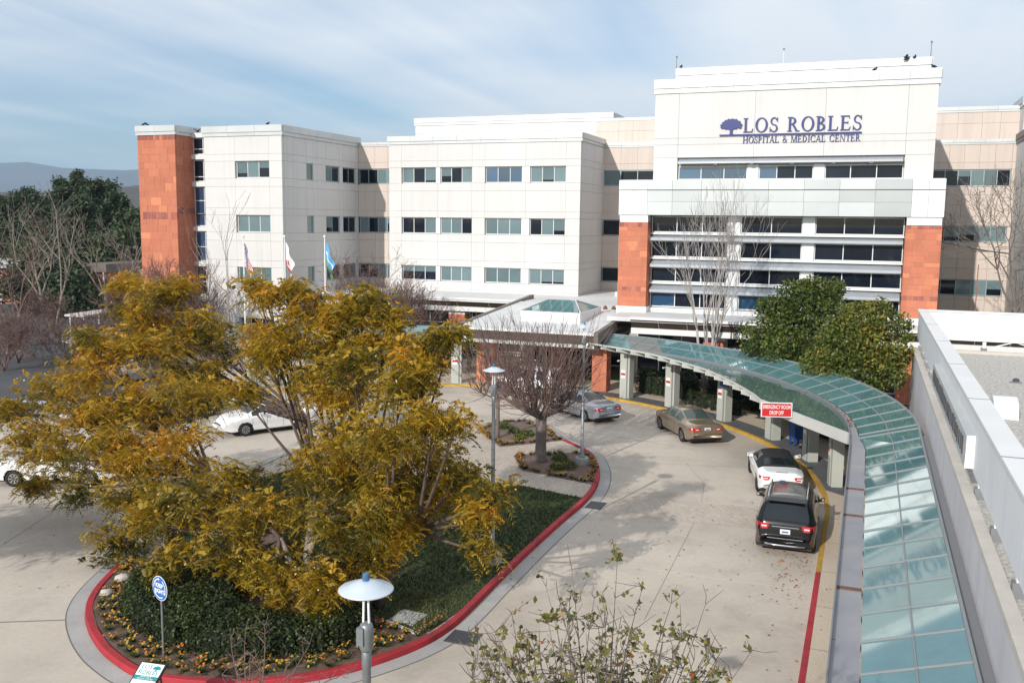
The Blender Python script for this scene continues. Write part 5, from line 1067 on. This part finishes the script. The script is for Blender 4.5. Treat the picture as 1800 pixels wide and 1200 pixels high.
# small round shrubs in the mulch beds
for k,(x,y,r,lab) in enumerate(((-12.2,38.3,.42,'small green shrub left of the far lamp footing'),(-11.5,37.2,.45,'small green shrub in front of the far lamp'),(-11.9,36.9,.35,'low green shrub between trunk and kerb'),(-16.0,42.6,.36,'small green shrub in the far bed'),(-15.2,42.3,.38,'green shrub at the right of the far bed'),(-15.3,41.4,.30,'little green shrub at the near edge of the far bed'),(-16.9,43.4,.42,'green shrub at the back of the far bed'))):
    t = thing('shrub',lab,'shrub',(x,y,.13),group='small shrubs in the mulch beds'); q = rng.normal(0,1,(420,3)); q = q/np.linalg.norm(q,axis=1,keepdims=True)*np.array([r,r,r*.75])*(.5+.5*rng.random((420,1))); q[:,2] = np.abs(q[:,2])+.04; leaves('foliage',q,.10,'leaf_green',rng,rng.normal(.45,.18,420),t); MB().tube([(0,0,-.02),(0,0,r*.6)],[.03,.012],5).build('stem','bark_brown',t)
# bedding flowers: each plant a thing of its own, four shapes shared
def flower_mesh(seed, ora):
    """one plant: leaves and flower stalks spring from a shared root"""
    rg = np.random.default_rng(seed); V = [(0,0,.0)]; Q = []; T = []
    for k in range(24):     # leaves
        p = rg.normal(0,1,3)*np.array([.10,.10,.03])+np.array([0,0,.085]); sd_ = np.cross(p,(0,0,1)); sd_ = sd_/(np.linalg.norm(sd_)+1e-6)*.030; n = len(V); m = p*.6; V += [tuple(m-sd_),tuple(p),tuple(m+sd_)]; Q.append((0,n,n+1,n+2)); T.append(rg.random()*.42)
    for k in range(11):     # blooms on thin stalks
        p = rg.normal(0,1,3)*np.array([.085,.085,.025])+np.array([0,0,.155]); n = len(V); a = rg.random()*6.28; x = np.array([math.cos(a),math.sin(a),rg.normal(0,.35)])*.044; y = np.array([-math.sin(a),math.cos(a),rg.normal(0,.35)])*.044; q = p*.5
        V += [tuple(q+np.array([.004,0,0])),tuple(p),tuple(q-np.array([.004,0,0])),tuple(p+x),tuple(p+x+y),tuple(p+y)]; Q += [(0,n,n+1,n+2),(n+1,n+3,n+4,n+5)]; T += [.3,(.50+.2*rg.random()) if ora else (.68+.32*rg.random())]
    return np_mesh('bedding_flower',np.array(V),np.array(Q),'flower',np.array(T))
FM = [flower_mesh(601+k, k >= 3) for k in range(6)]
def flowers(pts, label, group, op):
    for (x,y) in pts:
        o = link('bedding_flower', FM[rnd.randrange(3,6) if rnd.random() < op else rnd.randrange(3)], None, (x,y,.13), (0,0,rnd.random()*6.28), [rnd.uniform(.75,1.2)]*3); tag(o,label,'flower',group)
def line_pts(poly, step, rows, gap, jit=.05):
    out_ = []
    for r in range(rows):
        o = offset(poly, r*gap); d = 0; tot = sum(math.hypot(b[0]-a[0],b[1]-a[1]) for a,b in zip(o,o[1:])); m = int(tot/step)
        out_ += [(p[0]+rnd.gauss(0,jit),p[1]+rnd.gauss(0,jit)) for p in [polyat(o,i/max(1,m)) for i in range(m+1)]]
    return out_
near = [p for p in kred if p[1] < 21.2]
fp = [p for r in range(5) for p in line_pts(offset(near,-.42-.27*r), .47, 1, 0)]
fp = [p for p in fp if not inpoly(np.array([p[0]]),np.array([p[1]]),out)[0]]; fp = [p for p in fp if math.hypot(p[0]+10.85,p[1]-21.07) > .75]; rnd.shuffle(fp)
flowers(fp[:135],'yellow and orange bedding flower in the strip between red kerb and hedge','bedding flowers along the near red kerb',.25)
flowers(line_pts([(-14.3,38.35),(-13.15,36.35),(-10.1,35.5),(-10.3,37.1),(-10.95,38.95),(-11.6,40.05),(-12.9,39.3),(-14.2,38.45)],.24,1,.2,.07),'orange bedding flower around the edge of the round bed with the stout tree','bedding flowers of the round bed',.6)
flowers(line_pts([(-17.75,42.5),(-15.62,39.95),(-13.55,42.1),(-14.95,44.1),(-16.6,45.35),(-17.8,44.6),(-17.8,42.7)],.24,1,.2,.07),'orange bedding flower around the edge of the far bed','bedding flowers of the far bed',.6)
flowers(line_pts([(-20.2,41.2),(-19.4,43.2),(-20.6,42.3),(-22,39.6)],.26,1,.2,.08),'orange bedding flower in the bed beyond the golden trees','bedding flowers of the hidden bed',.75)
for x,y,r,lab in ((-19.6,20.2,.24,'pale boulder at the left end of the hedge'),(-19.25,19.25,.20,'smaller pale boulder among the yellow flowers')):
    b = MB().lathe([(r*.7,0),(r,r*.3),(r*.8,r*.65),(r*.3,r*.85)],n=9); b.v = [(p[0]*rnd.uniform(.85,1.15),p[1]*rnd.uniform(.85,1.15),p[2]*rnd.uniform(.9,1.1)) for p in b.v]; o = b.build('boulder','rock',None,True,(x,y,.12)); tag(o,lab,'boulder')
# fallen leaves on the concrete
P = np.r_[np.c_[rng.uniform(-8.5,-1.1,170),rng.uniform(20,36,170)**1.0], np.c_[np.clip(-1.25-np.abs(rng.normal(0,.7,150)),-6,-1.05),rng.normal(29.4,1.6,150)], np.c_[rng.uniform(-.8,.5,50),rng.uniform(18,36,50)], np.c_[rng.uniform(-29,-21,60),rng.uniform(17,28,60)]]
z = np.where(P[:,0] > -.84,.145,.014); o = leaves('fallen_leaves',np.c_[P,z],.075,'leaf_fallen',rng,rng.random(len(P)),flat=3.5,aspect=.7); tag(o,'scattered orange fallen leaves on the concrete driveway','fallen leaves',kind='stuff')
# near shrub whose top reaches into the picture from below
def near_tree(label, base, tips, seed, nleaf, leafm, bark, rad=.05, lsize=.072):
    rg = np.random.default_rng(seed); t = thing('leafy_shrub' if nleaf else 'bare_shrub', label, 'shrub', base); base = Vector(base); tr = MB(); br = MB(); LP = []
    top = sum((Vector(p) for p in tips),Vector())/len(tips)-base; fork = Vector((top.x*.75,top.y*.75,top.z*.62)); tr.tube(bez((0,0,-.05),(0,0,fork.z*.5),fork,6),[rad*(1.2-.1*i) for i in range(7)],8); tr.build('trunk',bark,t,True)
    for p in tips:
        e = Vector(p)-base; L_ = bez(fork,fork.lerp(e,.5)+Vector(rg.normal(0,.12,3)),e,8); br.tube(L_,[max(.022*(1-i/9),.004) for i in range(9)],4)
        for i in range(2,9):
            for j in range(int(rg.integers(2,5))):
                d = Vector(rg.normal(0,1,3)); d.z = abs(d.z)*.8+.2; ln = rg.uniform(.10,.34); q = L_[i]+d.normalized()*ln; br.tube([L_[i],L_[i].lerp(q,.5)+Vector(rg.normal(0,.012,3)),q],[.006,.005,.003],3)
                if nleaf and rg.random() < .95-.085*i:
                    for m in range(int(rg.integers(4,9))): LP.append(tuple(L_[i].lerp(q,rg.uniform(.2,1.05))+Vector(rg.normal(0,.025,3))))
    br.build('branches',bark,t)
    if LP: LP = np.array(LP); leaves('foliage',LP,lsize,leafm,rg,np.clip(rg.beta(2.2,1.9,len(LP)),0,1),t,flat=.1,aspect=.62,fold=.12)
tp = []
shr = np.random.default_rng(77)
for px,py,v in ((1005,1000,9.6),(960,1030,9.4),(1085,985,9.8),(1045,1050,9.3),(1130,1030,9.7),(1180,1060,9.6),(1240,1062,9.8),(900,1080,9.0),(930,1110,9.2),(870,1110,9.0),(1000,1090,9.2),(1060,1100,9.1),(1110,1110,9.3),(1200,1110,9.4),(1270,1140,9.4),(1150,1150,9.0),(850,1150,8.9),(960,1150,8.9),(1030,1160,8.9),(1090,1170,8.9),(1220,1160,9.2),(910,1180,8.7),(1000,1190,8.7),(1180,1190,8.9),(1060,1040,9.5),(985,1060,9.2),(830,1190,8.8)):
    tp.append(at(px,py,v))
    if py > 1080:
        for j in range(3): tp.append(at(px+shr.normal(0,30),py+abs(shr.normal(0,26)),v+shr.normal(0,.25)))
near_tree('sparse leafy shrub top with yellow green and red leaves at the bottom edge',(-2.0,8.6,0),tp,701,1,'leaf_shrub','bark_grey',.07)
near_tree('bare reddish twigs rising in front of the flower strip at the bottom edge',(-9.6,12.0,0),[at(px,py,v) for px,py,v in ((405,1120,12.2),(432,1105,12.3),(440,1150,12.2),(465,1098,12.5),(455,1165,12.0),(415,1170,12.0),(545,1130,12.6),(500,1180,12.2),(620,1180,12.4),(390,1185,12.0))],702,0,None,'bark_twig',.035)
# ------------------------------------------------------------------ cars: one lofted shell cut into panels, glass and lamps
def interp(tab, x):
    xs = [a for a, _ in tab]; ys = [b for _, b in tab]
    if x <= xs[0]: return ys[0]
    for i in range(len(xs)-1):
        if x <= xs[i+1]:
            t = (x-xs[i])/(xs[i+1]-xs[i]); m = lambda k: 0 if k in (0,len(xs)-1) else (0 if (ys[k]-ys[k-1])*(ys[k+1]-ys[k]) <= 0 else ((ys[k+1]-ys[k-1])/(xs[k+1]-xs[k-1])))
            h = xs[i+1]-xs[i]; m0, m1 = m(i)*h, m(i+1)*h; return (2*t**3-3*t*t+1)*ys[i]+(t**3-2*t*t+t)*m0+(-2*t**3+3*t*t)*ys[i+1]+(t**3-t*t)*m1
    return ys[-1]
STY = {
 'sedan': dict(L=5.0, W=1.88, wb=(1.05,3.90), wr=.325, top=[(0,.58),(.04,.80),(.10,.99),(.22,1.03),(.95,1.06),(1.05,1.10),(1.85,1.44),(2.5,1.475),(3.0,1.44),(3.75,1.06),(3.9,1.02),(4.6,.90),(4.85,.78),(4.97,.62),(5.0,.55)],
   belt=[(0,.52),(.06,.82),(.2,.92),(1.2,.95),(3.7,.94),(4.6,.80),(4.9,.64),(5.0,.5)], roofw=[(0,.60),(1.0,.66),(1.9,.58),(2.6,.60),(3.1,.60),(3.8,.70),(4.6,.66),(5.0,.5)], glassr=(1.08,1.80), glassf=(3.02,3.72), side=(1.25,3.55), pil=(1.98,2.82), trunk=.95),
 'coupe': dict(L=4.7, W=1.79, wb=(.98,3.74), wr=.335, top=[(0,.56),(.04,.80),(.10,.95),(.22,.99),(.85,1.02),(.95,1.05),(1.65,1.36),(2.2,1.40),(2.6,1.38),(3.35,1.02),(3.55,.98),(4.3,.88),(4.55,.76),(4.67,.6),(4.7,.52)],
   belt=[(0,.5),(.06,.78),(.2,.87),(1.2,.93),(3.3,.91),(4.3,.77),(4.6,.62),(4.7,.5)], roofw=[(0,.58),(.95,.64),(1.7,.53),(2.3,.55),(2.7,.56),(3.4,.68),(4.3,.62),(4.7,.45)], glassr=(1.02,1.42), glassf=(2.62,3.34), side=(1.75,3.2), pil=(2.2,), trunk=.85),
 'suv': dict(L=4.8, W=1.93, wb=(.95,3.86), wr=.375, top=[(0,.62),(.03,.86),(.07,1.05),(.12,1.14),(.42,1.66),(.52,1.755),(1.2,1.80),(2.4,1.79),(2.75,1.74),(3.45,1.20),(3.6,1.15),(4.4,1.05),(4.65,.92),(4.78,.7),(4.8,.6)],
   belt=[(0,.58),(.05,.90),(.15,1.06),(.5,1.10),(3.4,1.04),(4.4,.94),(4.7,.75),(4.8,.58)], roofw=[(0,.72),(.15,.82),(.5,.64),(1.2,.66),(2.7,.66),(3.5,.74),(4.4,.70),(4.8,.52)], glassr=(.135,.41), glassf=(2.80,3.42), side=(.62,3.25), pil=(1.35,2.35), trunk=.0),
}
def car(label, style, paint, x, y, heading, roof=None, glass='car_glass', rim='rim', cat='car', tinted=None):
    S = STY[style]; L_, Wd = S['L'], S['W']/2
    c = Vector((math.cos(heading),math.sin(heading),0)); org = Vector((x,y,0))-c*(S['wb'][0]+S['wb'][1])/2
    t = thing('parked_car', label, cat, (org.x,org.y,.0), heading, group='cars in the driveway')
    xs = sorted(set([0,.015,.03,.05,.07,.1,.13,.16,.2,.25,.3]+[round(.3+(L_-.6)*i/84,4) for i in range(85)]+[L_-q for q in (.25,.2,.16,.12,.08,.05,.03,.015,0)])); NS = 30; rows = []
    for q in xs:
        zt, zb = interp(S['top'],q), interp(S['belt'],q); zb = min(zb,zt-.015); rw = interp(S['roofw'],q)
        end = min(q/.55,1,(L_-q)/.75); w = Wd*(.80+.20*math.sin(min(1,max(0,end))*math.pi/2)**.8); zs = .22+.16*max(0,1-q/.35)+.14*max(0,1-(L_-q)/.4); zs = min(zs, zb-.05)
        ring = []; cab = max(0,min(1,(zt-zb-.12)/.25))
        for k in range(NS+1):
            s = k/NS
            if s < .45:   # flank
                f = s/.45; z = zs+(zb-zs)*f; y_ = w*(.93+.07*math.sin(min(1,f*1.25)*math.pi/2)-.035*max(0,(f-.72)/.28)**2-.018*math.exp(-((f-.42)/.16)**2))
            elif s < .75: # side glass or shoulder
                f = (s-.45)/.30; zr = zt-.075*cab-.012*(1-cab); z = zb+(zr-zb)*(f**(.92)); y0 = w*.955-.01; y1 = min(rw*w/Wd*1.0+.0,y0-.01); bulge = .035*math.sin(f*math.pi)*cab; y_ = y0+(y1-y0)*f+bulge
            else:         # roof, bonnet, boot
                f = (s-.75)/.25; zr = zt-.075*cab-.012*(1-cab); y1 = min(rw*w/Wd,w*.955-.02); y_ = y1*(1-f); z = zr+(zt-zr)*(1-(1-f)**2.6)
            ring.append((q,y_,z))
        rows.append(ring)
    vid = {}; V = []
    for i, r in enumerate(rows):
        for k, p in enumerate(r):
            V.append(p)
    nb = len(V); V += [(p[0],-p[1],p[2]) for p in V]
    parts = {}
    def put(nm, m, f): parts.setdefault((nm,m),[]).append(f)
    gr, gf, sd, pil = S['glassr'], S['glassf'], S['side'], S['pil']
    for i in range(len(xs)-1):
        for k in range(NS):
            for sgn in (0,1):
                o = sgn*nb; a,b_,c_,d = i*(NS+1)+k+o,(i+1)*(NS+1)+k+o,(i+1)*(NS+1)+k+1+o,i*(NS+1)+k+1+o; f = (a,d,c_,b_) if sgn == 0 else (a,b_,c_,d)
                mx_ = sum(V[q][0] for q in f)/4; my = abs(sum(V[q][1] for q in f)/4); mz = sum(V[q][2] for q in f)/4; s = (k+.5)/NS; key = ('body',paint)
                if s < .45 and any(math.hypot(mx_-wx,mz-S['wr']) < S['wr']+.055 for wx in S['wb']): continue
                if s < .05: key = ('sill','bumper_dark')
                if s >= .77 and gr[0] < mx_ < gr[1]: key = ('rear_window',glass)
                elif s >= .77 and gf[0] < mx_ < gf[1]: key = ('windscreen',glass)
                elif .47 < s < .72 and sd[0] < mx_ < sd[1] and not any(abs(mx_-p) < .045 for p in pil): key = ('side_window.%d'%sgn,glass)
                elif roof and s > .45 and gr[0]-.12 < mx_ < gf[0] : key = ('soft_top',roof)
                if style == 'suv':
                    if mx_ < .26 and .88 < mz < 1.04 and my > .54: pass
                    if mx_ < .12 and .52 < mz < .58 and my > .48: key = ('reflector.%d'%sgn,'tail_red')
                    if mx_ < .10 and mz < .46: key = ('rear_skirt','bumper_dark')
                elif style == 'sedan':
                    pass
                else:
                    pass
                if mx_ > L_-.55 and .60 < mz < .78 and my > .48 and s < .8: key = ('headlight.%d'%sgn,'lamp_clear')
                if mx_ > L_-.10 and .38 < mz < .62 and my < .45: key = ('grille','bumper_dark')
                put(*key, f)
    for e in (0,len(xs)-1):
        f = [e*(NS+1)+k for k in range(NS+1)]+[nb+e*(NS+1)+k for k in range(NS,-1,-1)]; put('body',paint,tuple(f) if e == 0 else tuple(f[::-1]))
    for (nm,m),fs in parts.items():
        used = sorted({v for f in fs for v in f}); mp_ = {v:j for j,v in enumerate(used)}; b = MB(); b.v = [V[v] for v in used]; b.f = [tuple(mp_[v] for v in f) for f in fs]; b.m = [0]*len(fs); b.build(nm.split('.')[0],m,t,True)
    wfun = lambda q: Wd*(.80+.20*math.sin(min(1,max(0,min(q/.55,1)))*math.pi/2)**.8)
    z0l, z1l, yin, wrap = {'suv':(.87,1.04,.52,.20),'sedan':(.72,.86,.40,.16),'coupe':(.70,.83,.48,.26)}[style]
    def xrear(z): return next(q/500 for q in range(0,200) if interp(S['top'],q/500) > z+.03)
    for sg in (-1,1):          # tail lamps wrap round the corners
        b = MB(); rowsL = []
        for z in (z0l,(z0l+z1l)/2,z1l):
            xr = xrear(z)-.022; ww = wfun(max(xr,0))*.97; pl = [(xr,yin+(.05 if z == z0l else 0)),(xr,(yin+ww)/2),(xr,ww*.955),(xr+.03,ww*1.0)]+[(xr+.03+wrap*t,wfun(xr+.03+wrap*t)*.985+.012) for t in (.35,.7,1)]; rowsL.append([(p[0],sg*p[1],z) for p in pl])
        nn = len(rowsL[0]); b.v = [p for r in rowsL for p in r]+[(p[0]+.05,p[1]-sg*.05,p[2]) for r in rowsL for p in r]
        for j in range(2):
            for i in range(nn-1): b.f.append((j*nn+i,j*nn+i+1,(j+1)*nn+i+1,(j+1)*nn+i))
        o3 = 3*nn; b.f += [(i,i+1,i+1+o3,i+o3) for i in range(nn-1)]+[(2*nn+i,2*nn+i+1,2*nn+i+1+o3,2*nn+i+o3) for i in range(nn-1)]+[(0,nn,nn+o3,o3),(nn,2*nn,2*nn+o3,nn+o3),(nn-1,2*nn-1,2*nn-1+o3,nn-1+o3),(2*nn-1,3*nn-1,3*nn-1+o3,2*nn-1+o3)]
        b.m = [0]*len(b.f); tl = b.build('tail_light','tail_red',t)
        xr = xrear((z0l+z1l)/2)-.03; ya, yb = sorted((sg*(yin+.06),sg*(yin+.22))); MB().box(xr,xr+.006,ya,yb,(z0l+z1l)/2-.02,(z0l+z1l)/2+.025).build('reversing_lamp','lamp_clear',tl)
    MB().box(.25,L_-.3,-Wd*.86,Wd*.86,.20,.42).build('underbody','bumper_dark',t)
    cab0, cab1 = gr[1]-.3, gf[0]+.2
    for wx in S['wb']:
        for sg in (-1,1):
            r = S['wr']; yc = sg*(Wd-.125); w = MB(); n = 28; prof = [(-.10,r*.62),(-.105,r*.88),(-.085,r*.985),(0,r),(.085,r*.985),(.105,r*.88),(.10,r*.62)]
            for (dy,rr) in prof: w.v += [(wx+rr*math.cos(6.2832*i/n),yc+dy,r+rr*math.sin(6.2832*i/n)) for i in range(n)]
            for j in range(len(prof)-1): w.f += [(j*n+i,j*n+(i+1)%n,(j+1)*n+(i+1)%n,(j+1)*n+i) for i in range(n)]
            w.m = [0]*len(w.f); wh = w.build('wheel','tyre',t,True); q = MB(); yo = yc+sg*.085; ri = r*.64
            for i in range(7):
                a = 6.2832*i/7; d1, d2 = a-.17, a+.17; q.add([(wx+.05*math.cos(d1),yo,r+.05*math.sin(d1)),(wx+ri*math.cos(d1),yo+sg*.008,r+ri*math.sin(d1)),(wx+ri*math.cos(d2),yo+sg*.008,r+ri*math.sin(d2)),(wx+.05*math.cos(d2),yo,r+.05*math.sin(d2))],[(0,1,2,3)])
            for i in range(n): a, e = 6.2832*i/n, 6.2832*(i+1)/n; q.add([(wx+ri*math.cos(a),yo,r+ri*math.sin(a)),(wx+ri*math.cos(e),yo,r+ri*math.sin(e)),(wx+ri*.86*math.cos(e),yo+sg*.006,r+ri*.86*math.sin(e)),(wx+ri*.86*math.cos(a),yo+sg*.006,r+ri*.86*math.sin(a))],[(0,1,2,3)])
            q.build('rim',rim,wh); hb = MB(); hb.v = [(wx+ri*math.cos(6.2832*i/n),yo-sg*.05,r+ri*math.sin(6.2832*i/n)) for i in range(n)]; hb.f = [tuple(range(n))]; hb.m = [0]; hb.build('hub','rim_dark',wh)
            MB().box(wx-r-.05,wx+r+.05,min(yc-sg*.18,yc-sg*.12),max(yc-sg*.18,yc-sg*.12),.25,r*2+.04).build('wheel_well','tyre',t)
    mzz = interp(S['belt'],gf[0])+.06; mxx = gf[0]+.12
    for sg in (-1,1): mm = MB().hexa([(mxx-.10,sg*(Wd-.06),mzz-.02),(mxx+.08,sg*(Wd-.06),mzz-.02),(mxx+.05,sg*(Wd+.17),mzz),(mxx-.08,sg*(Wd+.17),mzz),(mxx-.10,sg*(Wd-.06),mzz+.08),(mxx+.08,sg*(Wd-.06),mzz+.06),(mxx+.04,sg*(Wd+.17),mzz+.13),(mxx-.08,sg*(Wd+.17),mzz+.14)]).build('mirror',paint,t); MB().box(mxx-.088,mxx-.083,min(sg*(Wd+.02),sg*(Wd+.15)),max(sg*(Wd+.02),sg*(Wd+.15)),mzz+.025,mzz+.115).build('mirror_glass','chrome',mm)
    pz = {'suv':.82,'sedan':.80,'coupe':.70}[style]; px = -.022 if style != 'sedan' else -.012
    pxr = min(q for q in xs if interp(S['top'],q) > pz+.08)-.03
    pl = MB().hexa([(pxr-.01,-.155,pz-.075),(pxr+.01,-.155,pz-.075),(pxr+.01,.155,pz-.075),(pxr-.01,.155,pz-.075),(pxr+.0,-.155,pz+.075),(pxr+.02,-.155,pz+.075),(pxr+.02,.155,pz+.075),(pxr+.0,.155,pz+.075)]).build('licence_plate','plate',t); piece('plate_print','road_blue',pxr-.016,pxr-.012,-.10,.10,pz-.03,pz+.02,pl)
    for sg in (-1,1):
        for xx in [sd[0]]+list(pil)+[sd[1]]:   # door seams
            if style == 'coupe' and xx in (sd[0],): continue
            b = MB()
            for k in range(2,13):
                s = k/NS; i = min(range(len(xs)),key=lambda j: abs(xs[j]-xx)); p = rows[i][k]; b.v += [(xx-.006,sg*(p[1]+.003),p[2]),(xx+.006,sg*(p[1]+.003),p[2])]
            b.f = [(2*j,2*j+1,2*j+3,2*j+2) for j in range(10)]; b.m = [0]*10; b.build('door_seam','bumper_dark',t)
        for xx in [sd[0]+.35]+[p+.25 for p in pil][:1]:
            i = min(range(len(xs)),key=lambda j: abs(xs[j]-xx)); p = rows[i][11]; piece('door_handle',paint if style != 'sedan' else 'chrome',xx-.09,xx+.09,sg*(p[1]+.012)-.012,sg*(p[1]+.012)+.012,p[2]-.015,p[2]+.015,t)
    if style == 'suv':
        for sg in (-1,1): MB().tube([(.62,sg*.60,1.775),(.75,sg*.60,1.825),(1.8,sg*.605,1.845),(2.6,sg*.60,1.81),(2.75,sg*.60,1.765)],.022,6).build('roof_rail','chrome',t,True)
        MB().tube([(-.02,-.62,.40),(-.045,-.3,.385),(-.045,.3,.385),(-.02,.62,.40)],.03,6).build('rear_trim','chrome',t,True); MB().bar((.045,-.42,.965),(.045,.42,.965),.03,.025,up=(0,0,1)).build('tailgate_trim','chrome',t); MB().bar((.0,-.55,.60),(.0,.55,.60),.05,.02).build('bumper_trim','chrome',t)
        MB().hexa([(.30,-.58,1.70),(.55,-.58,1.76),(.55,.58,1.76),(.30,.58,1.70),(.28,-.58,1.73),(.55,-.58,1.79),(.55,.58,1.79),(.28,.58,1.73)]).build('spoiler',paint,t)
    if style == 'sedan': MB().box(.055,.075,-.42,.42,.78,.87).build('tail_panel','tail_red' if paint == 'car_gold' else paint,t); MB().tube([(.01,-.7,.56),(-.01,-.3,.56),(-.01,.3,.56),(.01,.7,.56)],.018,5).build('bumper_strip',paint,t,True); MB().lathe([(.03,0),(.02,.06),(.005,.09)],(1.95,0,1.45),8).build('aerial','bumper_dark',t)
    if style == 'coupe':
        MB().bar((.16,-.22,.99),(.16,.22,.99),.02,.02).build('brake_lamp','rim_dark',t)
        for sy in (-.33,.33): MB().lathe([(.02,-.1),(.10,-.06),(.11,.06),(.06,.12)],(1.62,sy,1.06),10).build('headrest','sign_white',t,True)
    return t
# position = middle between the axles
def place(lab, style, paint, wheel_xy, heading_deg, which='rear', side=1, **k):
    """wheel_xy: ground point of one surveyed wheel (side +1 = the car's left)"""
    S = STY[style]; h = R(heading_deg); f = Vector((math.cos(h),math.sin(h))); l = Vector((-f.y,f.x)); half = (S['wb'][1]-S['wb'][0])/2
    c = Vector(wheel_xy) - l*side*(S['W']/2-.03) + f*(half if which == 'rear' else -half); return car(lab, style, paint, c.x, c.y, h, **k)
place('black sport utility car with silver roof rails at the yellow kerb','suv','car_black',(-2.98,30.95),91.5)
place('white convertible car with black soft top ahead of the black one','coupe','car_white',(-3.72,37.45),102.5,roof='soft_top',rim='rim_dark',glass='car_glass')
place('gold sedan pulling along the curved yellow kerb','sedan','car_gold',(-8.08,44.63),123.5,glass='car_glass_green')
place('silver sedan seen through the twigs of the stout pollarded tree','sedan','car_silver',(-13.73,47.1),143)
place('white car under the drop-off roof behind the silver sedan','suv','car_white',(-18.0,52.2),165)
place('white sedan behind the golden trees, nose to the left','sedan','car_white',(-27.95,37.15),236,which='front',side=1)
place('white sedan at the left edge half hidden by golden leaves','sedan','car_white',(-31.6,28.0),205,which='front',side=-1)
place('grey car at the far left beyond the golden leaves','sedan','car_grey',(-36.5,35.5),250,which='front')
place('dark car parked behind the golden trees on the left','suv','car_black',(-33.8,37.6),245,which='front')
place('silver car at the left picture edge in the parking','sedan','car_silver',(-41.5,36.0),185,which='front')
for k,(x,y,sty,pt,lab) in enumerate(((-47,50,'suv','car_black','black sport utility car parked under the leafless trees'),(-51,52.5,'sedan','car_red','red car parked under the leafless trees'),(-44,47.5,'sedan','car_silver','silver sedan parked behind the golden tree tops'),(-60,60,'sedan','car_white','white car in the far left parking row'))): car(lab,sty,pt,x,y,R(70),)
# ------------------------------------------------------------------ low houses at the left edge of the picture
def low_house(name,label,x0,x1,y0,y1,h,wm,rm):
    t = thing(name,label,'house',((x0+x1)/2,(y0+y1)/2,0),world=True); MB().box(x0,x1,y0,y1,0,h).build('wall',wm,t); rf = MB().box(x0-.5,x1+.5,y0-.5,y1+.5,h,h+.9).build('roof',rm,t)
    n = max(1,int((x1-x0)/3))
    for i in range(n):
        a = x0+(x1-x0)*(i+.25)/n; w = MB().box(a,a+1.6,y0-.04,y0-.01,1.0,2.4).build('window','frame_white',t); piece('pane','glass_dark',a+.08,a+1.52,y0-.06,y0-.041,1.08,2.32,w)
    for i in range(n+1): piece('post','white_paint',x0+(x1-x0)*i/n-.07,x0+(x1-x0)*i/n+.07,y0-.45,y0-.31,0,h,t)
a = at(0,455,84); low_house('brick_house','low pinkish brick house with pale flat roof at the left edge',a.x-14,at(42,455,84).x,84,94,4.3,'brick_far','roof_far')
a = at(150,470,80); low_house('brick_house','low dark red brick house below the pines',a.x,at(186,470,80).x,80,90,4.6,'brick_dark','brown_metal')
b_ = thing('garden_wall','long low tan wall left of the brick tower','wall',(-72,84,0),world=True); MB().box(at(190,480,84).x,-60,84,84.4,0,4.6).build('wall_body','tan_wall',b_); MB().box(at(190,480,84).x,-60,83.95,84.45,4.6,4.75).build('cap','coping_stone',b_)
cp = thing('parking_shelter','pale flat parking shelter roof below the leafless trees','shelter',(-57,56,0),world=True); p0 = at(132,572,56); p1 = at(200,566,58); MB().hexa([(p0.x,55,2.9),(p1.x,55,2.9),(p1.x+.5,58.5,3.05),(p0.x+.5,58.5,3.05),(p0.x,55,3.05),(p1.x,55,3.05),(p1.x+.5,58.5,3.2),(p0.x+.5,58.5,3.2)]).build('roof','coping_stone',cp)
for x in (p0.x+.3,p1.x-.3):
    for y in (55.3,58.2): MB().bar((x,y,0),(x,y,2.95),.12,.12).build('post','white_paint',cp)
for k,(px,v) in enumerate(((12,52),(31,54),(44,57))):
    p = at(px,600,v); t = thing('parking_post',('white parking post nearest the left picture edge','white parking post second from the left edge','white parking post beside the leafless trunk')[k],'post',(p.x,v,0)); MB().lathe([(.07,0),(.07,2.3),(.03,2.36)],n=10).build('post','white_paint',t); MB().lathe([(.2,0),(.2,.08)],n=10).build('base','gutter_pan',t)
# ------------------------------------------------------------------ the air: a thin even haze between camera and mountains
m = bpy.data.materials.new('haze'); m.use_nodes = True; t = m.node_tree; t.nodes.clear(); pv = _node(t,'ShaderNodeVolumePrincipled'); pv.inputs['Color'].default_value = (.55,.76,1,1); pv.inputs['Density'].default_value = HAZE; pv.inputs['Anisotropy'].default_value = .2; ou = _node(t,'ShaderNodeOutputMaterial'); t.links.new(pv.outputs[0],ou.inputs['Volume']); MATS['haze'] = m
hz = MB().box(-9800,9800,-600,9800,-1.5,620).build('haze','haze'); tag(hz,'pale blue air haze over the distant hills','haze',kind='stuff')
